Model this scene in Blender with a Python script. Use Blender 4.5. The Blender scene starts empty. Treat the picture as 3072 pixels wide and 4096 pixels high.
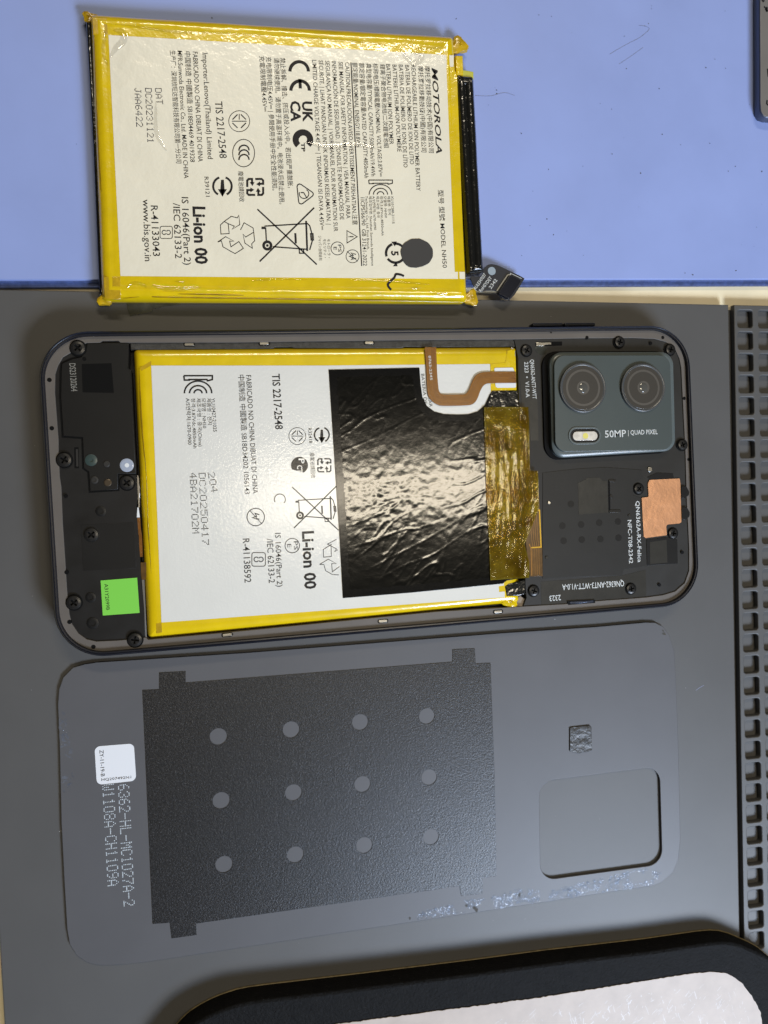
import bpy, bmesh, math, random
from mathutils import Vector, Matrix, Euler
random.seed(7)
SC = bpy.context.scene
COL = SC.collection

# ------------------------------------------------------------------ camera, light, exposure
MM = 0.001
CAM_LOC = (-21.6748, 0.7173, 196.5825)      # millimetres above the work mat
CAM_ROT = (-0.0145, -0.2004, 0.0)
FOCAL = 3150.0                              # in photograph pixels (3072 wide)
cam = bpy.data.cameras.new('camera'); camo = bpy.data.objects.new('camera', cam); COL.objects.link(camo)
camo.location = [c*MM for c in CAM_LOC]; camo.rotation_euler = CAM_ROT
cam.sensor_fit = 'HORIZONTAL'; cam.sensor_width = 36; cam.lens = FOCAL/3072*36
cam.clip_start = 0.005; cam.clip_end = 20
SC.camera = camo

world = bpy.data.worlds.new('World'); SC.world = world; world.use_nodes = True
bg = world.node_tree.nodes['Background']
bg.inputs[0].default_value = (1.0, 0.93, 0.80, 1); bg.inputs[1].default_value = 0.035

def area_lamp(name, loc, target, size, size_y, power, color):
    l = bpy.data.lights.new(name, 'AREA'); l.shape = 'RECTANGLE'; l.size = size; l.size_y = size_y
    l.energy = power; l.color = color
    o = bpy.data.objects.new(name, l); COL.objects.link(o); o.location = loc
    o.rotation_euler = (Vector(target)-Vector(loc)).to_track_quat('-Z', 'Y').to_euler()
    return o
area_lamp('ceiling_lamp', (0.27, 0.02, 1.30), (0.0, 0.0, 0.0), 0.075, 0.50, 3.4, (1.0, 0.88, 0.68))
area_lamp('ceiling_lamp', (0.10, 0.98, 1.25), (0.0, 0.0, 0.0), 0.55, 0.09, 7.0, (1.0, 0.88, 0.68))
area_lamp('ceiling_lamp', (0.80, -1.00, 1.10), (0.0, 0.0, 0.0), 0.42, 0.14, 7.6, (1.0, 0.88, 0.68))
area_lamp('desk_lamp', (0.33, -0.45, 0.45), (0.05, -0.05, 0.0), 0.24, 0.18, 6.0, (0.57, 0.73, 1.0))
SC.view_settings.view_transform = 'Standard'; SC.view_settings.look = 'None'
SC.view_settings.exposure = -0.08; SC.view_settings.gamma = 1.0; SC.view_settings.use_curve_mapping = False

# ------------------------------------------------------------------ geometry helpers (all lengths in millimetres)
CM = Euler(CAM_ROT, 'XYZ').to_matrix(); CL = Vector(CAM_LOC)
def P(p, z=0.0):
    """point of the plane at height z that the photograph shows at pixel p"""
    d = CM @ Vector(((p[0]-1536)/FOCAL, (2048-p[1])/FOCAL, -1.0))
    t = (z-CL.z)/d.z
    q = CL + d*t
    return (q.x, q.y)
def PL(pts, z=0.0): return [P(p, z) for p in pts]
class Zoom:
    def __init__(s, x, y, w): s.x, s.y, s.k = x, y, w/1659.0
    def __call__(s, *a):
        if len(a) == 2 and not hasattr(a[0], '__len__'): return (s.x+a[0]*s.k, s.y+a[1]*s.k)
        return [(s.x+q[0]*s.k, s.y+q[1]*s.k) for q in a]
ZA = Zoom(300, 0, 800); ZB = Zoom(1100, 0, 1050); ZC = Zoom(300, 600, 800); ZD = Zoom(1100, 600, 1050)
ZE = Zoom(2100, 900, 972); ZF = Zoom(2300, 0, 772)
ZG = Zoom(130, 1280, 800); ZH = Zoom(130, 1950, 800); ZI = Zoom(900, 1280, 800); ZJ = Zoom(900, 1950, 800)
ZK = Zoom(1650, 1280, 600); ZL = Zoom(1650, 1850, 600); ZM = Zoom(2050, 1280, 800); ZN = Zoom(2050, 1850, 800)
ZO = Zoom(180, 2550, 800); ZP = Zoom(180, 3200, 800); ZQ = Zoom(950, 2550, 1100); ZR = Zoom(950, 3200, 1100)
ZS = Zoom(2000, 2400, 1072); ZT = Zoom(2000, 3000, 1072); ZU = Zoom(600, 3500, 1300); ZV = Zoom(1800, 3500, 1272)
ZW = Zoom(850, 200, 500); ZX = Zoom(850, 680, 500)

def round_poly(pts, r, n=6):
    """polygon with its corners rounded; r a number or one per corner"""
    out = []; N = len(pts)
    for i in range(N):
        a, b, c = Vector(pts[i-1]), Vector(pts[i]), Vector(pts[(i+1) % N])
        ri = r[i] if hasattr(r, '__len__') else r
        u, v = (a-b), (c-b)
        if ri <= 0 or u.length < 1e-6 or v.length < 1e-6: out.append(tuple(b)); continue
        ang = u.angle(v); t = min(ri/math.tan(ang/2), u.length*.49, v.length*.49); rr = t*math.tan(ang/2)
        u.normalize(); v.normalize()
        w = (u+v); 
        if w.length < 1e-6: out.append(tuple(b)); continue
        cen = b + w.normalized()*(rr/math.sin(ang/2))
        s, e = b+u*t-cen, b+v*t-cen
        a0 = math.atan2(s.y, s.x); da = math.atan2(e.y, e.x)-a0
        while da > math.pi: da -= 2*math.pi
        while da < -math.pi: da += 2*math.pi
        for k in range(n+1):
            q = a0+da*k/n; out.append((cen.x+rr*math.cos(q), cen.y+rr*math.sin(q)))
    return out
def circle(c, r, n=28): return [(c[0]+r*math.cos(2*math.pi*k/n), c[1]+r*math.sin(2*math.pi*k/n)) for k in range(n)]
def area2(p): return sum(p[i-1][0]*p[i][1]-p[i][0]*p[i-1][1] for i in range(len(p)))
def inset(pts, d):
    """closed loop moved inwards by d"""
    if area2(pts) < 0: pts = pts[::-1]
    out = []; N = len(pts)
    for i in range(N):
        a, b, c = Vector(pts[i-1]), Vector(pts[i]), Vector(pts[(i+1) % N])
        e, f = (b-a).normalized(), (c-b).normalized()
        n1, n2 = Vector((-e.y, e.x)), Vector((-f.y, f.x))
        m = n1+n2
        k = max(m.length_squared/2, 0.3)
        out.append(tuple(b+m*(d/k)))
    return out
def smooth_path(pts, n=6, closed=False):
    out = []; N = len(pts)
    for i in range(N if closed else N-1):
        if closed: p = [Vector(pts[(i+k-1) % N]) for k in range(4)]
        else: p = [Vector(pts[max(0, min(N-1, i+k-1))]) for k in range(4)]
        for k in range(n):
            t = k/n
            out.append(tuple(.5*((2*p[1])+(p[2]-p[0])*t+(2*p[0]-5*p[1]+4*p[2]-p[3])*t*t+(3*p[1]-p[0]-3*p[2]+p[3])*t**3)))
    if not closed: out.append(tuple(pts[-1]))
    return out

def link(name, me, parent, mat=None):
    o = bpy.data.objects.new(name, me); COL.objects.link(o)
    if parent: o.parent = parent
    if mat:
        for m in (mat if isinstance(mat, (list, tuple)) else [mat]): me.materials.append(m)
    return o
def origin(parent):
    o = Vector((0, 0, 0)); p = parent
    while p: o += p.location; p = p.parent
    return o
def thing(name, label, cat, c, group=None, z=0.0):
    o = bpy.data.objects.new(name, None); COL.objects.link(o); o.empty_display_size = .005
    o.location = (c[0]*MM, c[1]*MM, z*MM); o['label'] = label; o['category'] = cat
    if group: o['group'] = group
    return o
def mesh_part(name, verts, faces, mat, parent, smooth=None, midx=None):
    O = origin(parent)
    me = bpy.data.meshes.new(name)
    me.from_pydata([(v[0]*MM-O.x, v[1]*MM-O.y, v[2]*MM-O.z) for v in verts], [], faces)
    if midx: me.polygons.foreach_set('material_index', midx)
    if smooth: 
        me.set_sharp_from_angle(angle=math.radians(smooth))
        me.polygons.foreach_set('use_smooth', [len(p.vertices) <= 4 for p in me.polygons])
    me.update()
    return link(name, me, parent, mat)
def slab(name, loops, z0, z1, mat, parent, bevel=0.0, res=2, both=False):
    """flat piece with vertical sides between z0 and z1; the first loop is its outline, the others holes"""
    cu = bpy.data.curves.new('tmp', 'CURVE'); cu.dimensions = '2D'; cu.fill_mode = 'BOTH'
    h = (z1-z0)/2
    bevel = min(bevel, h*.98)
    cu.extrude = h-bevel; cu.bevel_depth = bevel; cu.bevel_resolution = res; cu.offset = -bevel
    for lp in loops:
        s = cu.splines.new('POLY'); s.points.add(len(lp)-1); s.use_cyclic_u = True
        for pt, q in zip(s.points, lp): pt.co = (q[0], q[1], 0, 1)
    o = bpy.data.objects.new('tmp', cu); COL.objects.link(o)
    dg = bpy.context.evaluated_depsgraph_get()
    me = bpy.data.meshes.new_from_object(o.evaluated_get(dg))
    bpy.data.objects.remove(o); bpy.data.curves.remove(cu)
    me.name = name
    O = origin(parent); zm = (z0+z1)/2
    me.transform(Matrix.Translation((-O.x, -O.y, zm*MM-O.z)) @ Matrix.Scale(MM, 4))
    bm = bmesh.new(); bm.from_mesh(me); bmesh.ops.remove_doubles(bm, verts=bm.verts, dist=1e-7)
    bmesh.ops.recalc_face_normals(bm, faces=bm.faces); bm.to_mesh(me); bm.free()
    me.materials.clear()
    if bevel > 0:
        me.set_sharp_from_angle(angle=math.radians(50))
        fl_ = [abs(p.normal.z) < .98 for p in me.polygons]; me.polygons.foreach_set('use_smooth', fl_)
    return link(name, me, parent, mat)
def sheet(name, loop, z, mat, parent, t=0.04): return slab(name, [loop], z, z+t, mat, parent)
def profile_solid(name, loop, prof, mat, parent, cap_bottom=True, jitter=0.0, smooth=60, seg=None):
    """closed loop swept through (inset, z) pairs, capped on top"""
    if seg:
        lp = []
        for i in range(len(loop)):
            a, b = Vector(loop[i-1]), Vector(loop[i]); n = max(1, int((b-a).length/seg))
            for k in range(n): lp.append(tuple(a.lerp(b, k/n)))
        loop = lp
    if area2(loop) < 0: loop = loop[::-1]
    N = len(loop); V = []; F = []
    rnd = random.Random(hash(name) % 1000 if False else len(name)*31+N)
    j = [0]*N
    if jitter:
        j = [rnd.uniform(-1, 1) for _ in range(N)]
        for _ in range(2): j = [(j[i-1]+2*j[i]+j[(i+1) % N])/4 for i in range(N)]
    for k, (d, z) in enumerate(prof):
        L = inset(loop, d)
        for i in range(N):
            w = jitter*j[i]*(1 if 0 < k < len(prof)-1 else 0)
            V.append((L[i][0], L[i][1], z+w))
    for k in range(len(prof)-1):
        for i in range(N):
            a = k*N+i; b = k*N+(i+1) % N
            F.append((a, b, b+N, a+N))
    F.append(tuple(range((len(prof)-1)*N, len(prof)*N)))
    if cap_bottom: F.append(tuple(range(N-1, -1, -1)))
    return mesh_part(name, V, F, mat, parent, smooth)
def pouch(name, quad, r, prof, mat, parent, jitter=.1, seg=2.0, seed=1):
    """four-cornered pillow: the rounded outline is rebuilt at every inset so that corners never fold over"""
    if area2(quad) < 0: quad = quad[::-1]
    rnd = random.Random(seed); cnt = [max(4, int((Vector(quad[i])-Vector(quad[i-1])).length/seg)) for i in range(4)]; CN = 5
    V = []; F = []; N = None; js = None
    for k, (d, z) in enumerate(prof):
        q = inset(quad, d); arcs = round_poly(q, max(r-d, .12), CN-1); L = []
        for i in range(4):
            a = arcs[(i-1)*CN % len(arcs):][:CN] if i else arcs[3*CN:]
            b = arcs[i*CN:(i+1)*CN]
            p0, p1 = Vector(a[-1]), Vector(b[0])
            L += [tuple(p0.lerp(p1, t/cnt[i])) for t in range(1, cnt[i])]+b
        N = len(L)
        if js is None:
            js = [rnd.uniform(-1, 1) for _ in range(N)]
            for _ in range(2): js = [(js[i-1]+2*js[i]+js[(i+1) % N])/4 for i in range(N)]
        for i in range(N): V.append((L[i][0], L[i][1], z+(jitter*js[(i+3*k) % N] if 2 <= k < len(prof)-1 else 0)))
    for k in range(len(prof)-1):
        for i in range(N): F.append((k*N+i, k*N+(i+1) % N, (k+1)*N+(i+1) % N, (k+1)*N+i))
    F.append(tuple(range((len(prof)-1)*N, len(prof)*N))); F.append(tuple(range(N-1, -1, -1)))
    return mesh_part(name, V, F, mat, parent, 75)
def ridge(name, pts, w, h, z, mat, parent, n=8, taper=True):
    """raised fold of film along a path: rounded cross-section, fading out at both ends"""
    V = []; F = []; N = len(pts)
    for i in range(N):
        a, b = Vector(pts[max(0, i-1)]), Vector(pts[min(N-1, i+1)]); d = (b-a).normalized(); u = Vector((-d.y, d.x))
        t = i/(N-1); f = math.sin(math.pi*min(max(t, .02), .98))**.6 if taper else 1
        for k in range(n+1):
            x = -1+2*k/n; q = Vector(pts[i])+u*(x*w*f/2); V.append((q.x, q.y, z+h*f*(.5+.5*math.cos(math.pi*x))))
    for i in range(N-1):
        for k in range(n): F.append((i*(n+1)+k+1, (i+1)*(n+1)+k+1, (i+1)*(n+1)+k, i*(n+1)+k))
    o = mesh_part(name, V, F, mat, parent, 80)
    if sum(p.normal.z for p in o.data.polygons) < 0: o.data.flip_normals()
    return o
def lathe(name, c, prof, mat, parent, n=32, smooth=40, midx=None):
    V = []; F = []; mi = []
    for (r, z) in prof:
        for k in range(n): V.append((c[0]+r*math.cos(2*math.pi*k/n), c[1]+r*math.sin(2*math.pi*k/n), z))
    for s in range(len(prof)-1):
        for k in range(n):
            a = s*n+k; b = s*n+(k+1) % n; F.append((a, b, b+n, a+n)); mi.append(midx[s] if midx else 0)
    F.append(tuple(range((len(prof)-1)*n, len(prof)*n))); mi.append(midx[-1] if midx else 0)
    return mesh_part(name, V, F, mat, parent, smooth, mi)
def ribbon(pts, w, closed=False):
    """flat line of width w along pts -> verts, faces (2D)"""
    N = len(pts); V = []; F = []
    for i in range(N):
        b = Vector(pts[i])
        a = Vector(pts[i-1]) if (closed or i > 0) else None
        c = Vector(pts[(i+1) % N]) if (closed or i < N-1) else None
        e = (b-a).normalized() if a is not None else (c-b).normalized()
        f = (c-b).normalized() if c is not None else e
        n1, n2 = Vector((-e.y, e.x)), Vector((-f.y, f.x)); m = n1+n2
        k = max(m.length_squared/2, .35); m = m*(w/2/k)
        V += [tuple(b+m), tuple(b-m)]
    for i in range(N if closed else N-1):
        a, b = 2*i, 2*((i+1) % N); F.append((a+1, b+1, b, a))
    return V, F
class Ink:
    """flat printed marks collected into one mesh; coordinates in photograph pixels on the plane z"""
    def __init__(s, z): s.V = []; s.F = []; s.z = z
    def add(s, V2, F):
        o = len(s.V); s.V += [(v[0], v[1], s.z) for v in V2]; s.F += [tuple(i+o for i in f) for f in F]
    def line(s, pts, w, closed=False):
        q = PL(pts, s.z); k = 0.0625
        s.add(*ribbon(q, w*k, closed))
    def fill(s, pts):
        q = PL(pts, s.z)
        if area2(q) < 0: q = q[::-1]
        s.add(q, [tuple(range(len(q)))])
    def arc(s, c, r, a0, a1, w, n=24, ry=None):
        ry = ry or r
        pts = [(c[0]+r*math.cos(math.radians(a0+(a1-a0)*k/n)), c[1]+ry*math.sin(math.radians(a0+(a1-a0)*k/n))) for k in range(n+1)]
        if abs(a1-a0) >= 360: s.line(pts[:-1], w, True)
        else: s.line(pts, w)
    def done(s, name, mat, parent): return mesh_part(name, s.V, s.F, mat, parent)

_tc = bpy.data.curves.new('type', 'FONT'); _to = bpy.data.objects.new('type', _tc); COL.objects.link(_to)
_tc.resolution_u = 2
def text(s, p0, p1, cap, z, mat, parent, bold=0.0, shear=0.0, name='printed_line'):
    """one printed line whose baseline runs from pixel p0 to pixel p1; cap = letter height in pixels"""
    bold = bold + (.004 if mat in (M_ink, M_ink2) else .008 if mat is M_silk else 0)
    _tc.body = s; _tc.offset = bold; _tc.shear = shear
    dg = bpy.context.evaluated_depsgraph_get(); dg.update()
    me = bpy.data.meshes.new_from_object(_to.evaluated_get(dg))
    xs = [v.co.x for v in me.vertices]; x0, x1 = min(xs), max(xs)
    a, b = Vector(P(p0, z)), Vector(P(p1, z)); d = b-a; L = d.length; d.normalize(); u = Vector((-d.y, d.x))
    ppm = math.hypot(p1[0]-p0[0], p1[1]-p0[1])/L
    kx = L/(x1-x0); ky = cap/ppm/0.682
    O = origin(parent)
    for v in me.vertices:
        q = a + d*((v.co.x-x0)*kx) + u*(v.co.y*ky)
        v.co = (q.x*MM-O.x, q.y*MM-O.y, z*MM-O.z)
    me.materials.clear(); me.name = name
    return link(name, me, parent, mat)
FONT57 = {'0':'0E 11 11 11 11 11 0E','1':'04 0C 04 04 04 04 0E','2':'0E 11 01 02 04 08 1F','3':'0E 11 01 06 01 11 0E','4':'02 06 0A 12 1F 02 02',
 '5':'1F 10 1E 01 01 11 0E','6':'06 08 10 1E 11 11 0E','7':'1F 01 02 04 04 08 08','8':'0E 11 11 0E 11 11 0E','9':'0E 11 11 0F 01 02 0C',
 'A':'04 0A 11 11 1F 11 11','B':'1E 11 11 1E 11 11 1E','C':'0E 11 10 10 10 11 0E','D':'1E 11 11 11 11 11 1E','H':'11 11 11 1F 11 11 11',
 'J':'07 02 02 02 02 12 0C','L':'10 10 10 10 10 10 1F','M':'11 1B 15 15 11 11 11','T':'1F 04 04 04 04 04 04','W':'11 11 11 15 15 15 0A',
 'Z':'1F 01 02 04 08 10 1F','-':'00 00 00 1F 00 00 00',' ':'00 00 00 00 00 00 00'}
def dot_text(s, p0, p1, cap, z, mat, parent, dot=0.55, name='dot_matrix_line'):
    a, b = Vector(P(p0, z)), Vector(P(p1, z)); d = b-a; L = d.length; d.normalize(); u = Vector((-d.y, d.x))
    ppm = math.hypot(p1[0]-p0[0], p1[1]-p0[1])/L
    sx = L/(6*len(s)-1); sy = cap/ppm/7; V = []; F = []
    for i, ch in enumerate(s):
        for r, hx in enumerate(FONT57[ch].split()):
            bits = int(hx, 16)
            for c in range(5):
                if bits >> (4-c) & 1:
                    q = a + d*((6*i+c+.5)*sx) + u*((6.5-r)*sy); o = len(V); R = dot*min(sx, sy)
                    R *= random.uniform(.85, 1.1)
                    V += [(x, y, z) for x, y in circle(q, R, 6)]; F.append(tuple(range(o, o+6)))
    return mesh_part(name, V, F, mat, parent)

# ------------------------------------------------------------------ materials
def new_mat(name):
    m = bpy.data.materials.new(name); m.use_nodes = True; nt = m.node_tree
    return m, nt, nt.nodes['Principled BSDF']
def mat(name, col, rough=.5, metal=0.0, var=0.0, vscale=60, bump=(), coat=0.0, coat_rough=.1, spec=.5, rvar=0.0, speck=None):
    """bump: list of (scale per metre, height in mm, kind)"""
    m, nt, b = new_mat(name); N = nt.nodes.new; Lk = nt.links.new
    b.inputs['Base Color'].default_value = (*col, 1); b.inputs['Roughness'].default_value = rough; b.inputs['Metallic'].default_value = metal
    b.inputs['Coat Weight'].default_value = coat; b.inputs['Coat Roughness'].default_value = coat_rough
    b.inputs['Specular IOR Level'].default_value = spec
    tc = N('ShaderNodeTexCoord')
    def noise(sc, det=4, rg=.55):
        n = N('ShaderNodeTexNoise'); n.inputs['Scale'].default_value = sc; n.inputs['Detail'].default_value = det; n.inputs['Roughness'].default_value = rg
        Lk(tc.outputs['Object'], n.inputs['Vector']); return n
    last = None
    if var:
        n = noise(vscale); r = N('ShaderNodeMapRange'); r.inputs[1].default_value = .3; r.inputs[2].default_value = .7
        r.inputs[3].default_value = 1-var; r.inputs[4].default_value = 1+var; Lk(n.outputs['Fac'], r.inputs[0])
        mx = N('ShaderNodeMix'); mx.data_type = 'RGBA'; mx.blend_type = 'MULTIPLY'; mx.inputs[0].default_value = 1
        mx.inputs[6].default_value = (*col, 1); Lk(r.outputs[0], mx.inputs[7]); last = mx.outputs[2]
        if rvar:
            r2 = N('ShaderNodeMapRange'); r2.inputs[1].default_value = .3; r2.inputs[2].default_value = .7
            r2.inputs[3].default_value = max(.02, rough-rvar); r2.inputs[4].default_value = rough+rvar; Lk(n.outputs['Fac'], r2.inputs[0]); Lk(r2.outputs[0], b.inputs['Roughness'])
    if speck:
        sc, th, scol = speck
        n = noise(sc, 2, .5); r = N('ShaderNodeMapRange'); r.inputs[1].default_value = th; r.inputs[2].default_value = th+.04
        Lk(n.outputs['Fac'], r.inputs[0]); mx = N('ShaderNodeMix'); mx.data_type = 'RGBA'; Lk(r.outputs[0], mx.inputs[0])
        if last: Lk(last, mx.inputs[6])
        else: mx.inputs[6].default_value = (*col, 1)
        mx.inputs[7].default_value = (*scol, 1); last = mx.outputs[2]
    if last: Lk(last, b.inputs['Base Color'])
    prev = None
    for (sc, h, kind) in bump:
        if kind == 'noise': t = noise(sc, 5, .6); out = t.outputs['Fac']
        elif kind == 'fine': t = noise(sc, 1, .5); out = t.outputs['Fac']
        elif kind == 'ridge':
            t = noise(sc, 3, .5); s1 = N('ShaderNodeMath'); s1.operation = 'SUBTRACT'; s1.inputs[1].default_value = .5; Lk(t.outputs['Fac'], s1.inputs[0])
            s2 = N('ShaderNodeMath'); s2.operation = 'ABSOLUTE'; Lk(s1.outputs[0], s2.inputs[0]); out = s2.outputs[0]
        elif kind == 'crease':
            t = N('ShaderNodeTexVoronoi'); t.feature = 'DISTANCE_TO_EDGE'; t.inputs['Scale'].default_value = sc
            w = noise(sc*1.3, 3); ad = N('ShaderNodeMix'); ad.data_type = 'VECTOR'; ad.inputs[0].default_value = .012
            Lk(tc.outputs['Object'], ad.inputs[4]); Lk(w.outputs['Color'], ad.inputs[5]); Lk(ad.outputs[1], t.inputs['Vector']); out = t.outputs['Distance']
        bp = N('ShaderNodeBump'); bp.inputs['Strength'].default_value = 1; bp.inputs['Distance'].default_value = h*MM
        Lk(out, bp.inputs['Height'])
        if prev: Lk(prev, bp.inputs['Normal'])
        prev = bp.outputs[0]
    if prev:
        Lk(prev, b.inputs['Normal']); Lk(prev, b.inputs['Coat Normal'])
    return m
def film(name, tint, body, fac, rough=.12, bump=()):
    """thin see-through film: tinted transparency under a glossy skin"""
    m = mat(name, body, rough, bump=bump, coat=1.0, coat_rough=.06, var=.25, vscale=260); nt = m.node_tree
    b = nt.nodes['Principled BSDF']; out = nt.nodes['Material Output']
    t = nt.nodes.new('ShaderNodeBsdfTransparent'); t.inputs[0].default_value = (*tint, 1)
    mx = nt.nodes.new('ShaderNodeMixShader'); mx.inputs[0].default_value = fac
    tc = nt.nodes.new('ShaderNodeTexCoord'); nz = nt.nodes.new('ShaderNodeTexNoise'); nz.inputs['Scale'].default_value = 170; nz.inputs['Detail'].default_value = 5
    mr = nt.nodes.new('ShaderNodeMapRange'); mr.inputs[1].default_value = .38; mr.inputs[2].default_value = .62; mr.inputs[3].default_value = fac*.45; mr.inputs[4].default_value = min(1, fac*1.6)
    nt.links.new(tc.outputs['Object'], nz.inputs['Vector']); nt.links.new(nz.outputs['Fac'], mr.inputs[0]); nt.links.new(mr.outputs[0], mx.inputs[0])
    nt.links.new(t.outputs[0], mx.inputs[1]); nt.links.new(b.outputs[0], mx.inputs[2]); nt.links.new(mx.outputs[0], out.inputs['Surface'])
    return m
M_table = mat('cream_laminate', (.85, .74, .50), .45, var=.06, vscale=90)
M_mat = mat('grey_silicone', (.088, .086, .083), .48, spec=.40, var=.05, vscale=45, bump=[(9000, .010, 'fine')], speck=(2600, .80, (.12, .12, .12)))
M_groove = mat('dark_silicone', (.05, .047, .042), .7)
M_blue = mat('blue_silicone', (.28, .36, .68), .5, var=.05, vscale=35, bump=[(7000, .01, 'fine')], rvar=.06)
M_blue_dark = mat('navy_rubber_edge', (.055, .085, .22), .5, var=.35, vscale=700, bump=[(1800, .08, 'noise')])
M_yellow = mat('amber_film', (.72, .50, .003), .22, var=.10, vscale=170, bump=[(350, .028, 'noise'), (110, .30, 'noise')], coat=1.0, coat_rough=.04)
M_yellow2 = mat('amber_film_smooth', (.73, .51, .003), .25, var=.08, vscale=170, bump=[(500, .03, 'noise'), (3000, .003, 'fine')], coat=.7, coat_rough=.07)
M_amber = mat('crumpled_amber_film', (.50, .31, .004), .3, var=.25, vscale=400, bump=[(500, .10, 'ridge')], coat=.6, coat_rough=.08)
LB = [(60, .5, 'noise'), (6000, .006, 'fine')]
M_label = mat('glossy_cream_label', (.83, .77, .60), .36, var=.025, vscale=120, bump=LB, coat=.35, coat_rough=.12)
M_label2 = mat('white_paper_label', (.72, .705, .64), .30, var=.02, vscale=120, bump=[(1500, .026, 'noise'), (160, .04, 'noise')], coat=.8, coat_rough=.10)
M_ink = mat('black_ink', (.010, .009, .011), .5, spec=.25)
M_ink2 = mat('black_ink_on_paper', (.010, .010, .011), .4, spec=.3, bump=[(1500, .026, 'noise')], coat=.3, coat_rough=.10)
M_ink_soft = mat('grey_ink', (.035, .030, .045), .5, spec=.25)
M_black_tape = mat('glossy_black_tape', (.008, .008, .007), .18, bump=[(260, .35, 'ridge')], coat=.6)
M_black = mat('matt_black_plastic', (.010, .0095, .009), .42, var=.12, vscale=150, bump=[(5000, .008, 'fine')], rvar=.06, spec=.3)
M_black2 = mat('satin_black_plastic', (.008, .0078, .0075), .38, var=.12, vscale=120, bump=[(5000, .007, 'fine')], spec=.3)
M_black_up = mat('charcoal_cover_plastic', (.022, .0208, .0185), .46, var=.10, vscale=110, bump=[(5200, .008, 'fine')], rvar=.05, spec=.35)
M_sheet_up = mat('charcoal_ferrite_sheet', (.017, .0165, .015), .42, var=.08, vscale=140, bump=[(250, .02, 'noise')], spec=.35)
M_strip = mat('grey_flex_strip', (.032, .030, .025), .30, var=.12, vscale=300, bump=[(600, .02, 'noise')], spec=.35)
M_ledge = mat('brown_grey_ledge', (.115, .100, .086), .48, var=.08, vscale=120, bump=[(4000, .012, 'fine')], speck=(1500, .74, (.07, .062, .055)))
M_rim = mat('navy_black_frame', (.008, .009, .014), .28, var=.2, vscale=200, spec=.35)
M_pocket = mat('pocket_plastic', (.03, .029, .026), .4, var=.5, vscale=900, bump=[(2500, .12, 'noise')])
M_metal = mat('steel', (.55, .53, .48), .28, 1.0, var=.1, vscale=800)
M_screw = mat('black_screw_steel', (.016, .015, .014), .3, .2, var=.3, vscale=1500)
M_hole = mat('hole_black', (.003, .003, .003), .6, spec=.12)
M_foil = mat('crumpled_black_foil', (.004, .0038, .003), .11, bump=[(90, .04, 'noise'), (380, .012, 'ridge'), (1300, .006, 'noise')], var=.3, vscale=200, spec=.5)
M_foil_edge = mat('black_film_border', (.004, .004, .004), .14, bump=[(200, .03, 'noise')], spec=.3)
M_kapton = film('amber_tape', (.80, .60, .08), (.22, .165, .010), .42, .14, bump=[(150, .12, 'noise'), (620, .05, 'noise')])
def clear_skin(name, rough=.06, bump=()):
    m = mat(name, (1, 1, 1), rough, bump=bump); nt = m.node_tree; out = nt.nodes['Material Output']; b = nt.nodes['Principled BSDF']
    t = nt.nodes.new('ShaderNodeBsdfTransparent'); g = nt.nodes.new('ShaderNodeBsdfGlossy'); g.inputs['Roughness'].default_value = rough
    mx = nt.nodes.new('ShaderNodeMixShader'); mx.inputs[0].default_value = .13
    for l in list(b.inputs['Normal'].links): nt.links.new(l.from_socket, g.inputs['Normal'])
    nt.links.new(t.outputs[0], mx.inputs[1]); nt.links.new(g.outputs[0], mx.inputs[2]); nt.links.new(mx.outputs[0], out.inputs['Surface']); nt.nodes.remove(b)
    return m
M_skin = clear_skin('clear_film_fold', .05, [(500, .05, 'noise')])
M_clear = film('clear_film', (.75, .75, .70), (.20, .20, .17), .30, .12, bump=[(150, .3, 'noise')])
M_flex = mat('copper_brown_flex', (.165, .056, .003), .28, var=.18, vscale=900, bump=[(2200, .03, 'noise')], coat=.4)
M_flex_trace = mat('golden_trace', (.36, .145, .010), .35)
M_flex_dark = mat('dark_brown_flex', (.10, .048, .010), .25, var=.25, vscale=700, coat=.4)
M_gold = mat('gold_line', (.62, .36, .02), .3, .3)
M_white = mat('white_plastic', (.74, .75, .74), .35)
M_sticker = mat('white_sticker', (.74, .75, .77), .45)
M_green = mat('green_sticker', (.19, .60, .06), .5)
M_copper = mat('copper_foil', (.82, .42, .22), .36, .75, var=.10, vscale=260, bump=[(260, .12, 'noise'), (1800, .01, 'noise')])
M_silk = mat('white_silkscreen', (.62, .63, .60), .5)
M_silk_dim = mat('grey_silkscreen', (.20, .19, .165), .5)
M_glass = mat('grey_green_glass', (.070, .083, .078), .3, spec=.35, var=.05, vscale=60)
M_glass_edge = mat('grey_green_glass_edge', (.10, .118, .115), .3)
M_lens_ring = mat('lens_ring', (.075, .078, .078), .3, .2)
M_lens = mat('lens_glass', (.060, .053, .043), .2, coat=.7, coat_rough=.05)
M_lens_mid = mat('lens_brown_ring', (.092, .082, .068), .3, coat=.2)
M_lens_core = mat('lens_core', (.11, .105, .09), .12, .2, coat=.8)
M_flash = mat('flash_diffuser', (.66, .60, .50), .35, coat=.5, var=.2, vscale=900)
M_flash_y = mat('flash_phosphor', (.75, .66, .16), .4)
M_cover = mat('slate_grey_cover', (.092, .091, .095), .45, spec=.42, var=.05, vscale=50, bump=[(7000, .008, 'fine')])
M_graphite = mat('graphite_sheet', (.013, .012, .0113), .35, .0, var=.5, vscale=2600, bump=[(2600, .07, 'noise')], spec=.5, speck=(2900, .62, (.05, .048, .047)))  # pale speckles put the sparkle of the graphite grain into the colour
M_pad = mat('grey_conductive_pad', (.030, .028, .025), .34, .1, var=.5, vscale=400, bump=[(350, .35, 'noise')])
M_dot = mat('pale_ink', (.52, .57, .60), .5)
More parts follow.
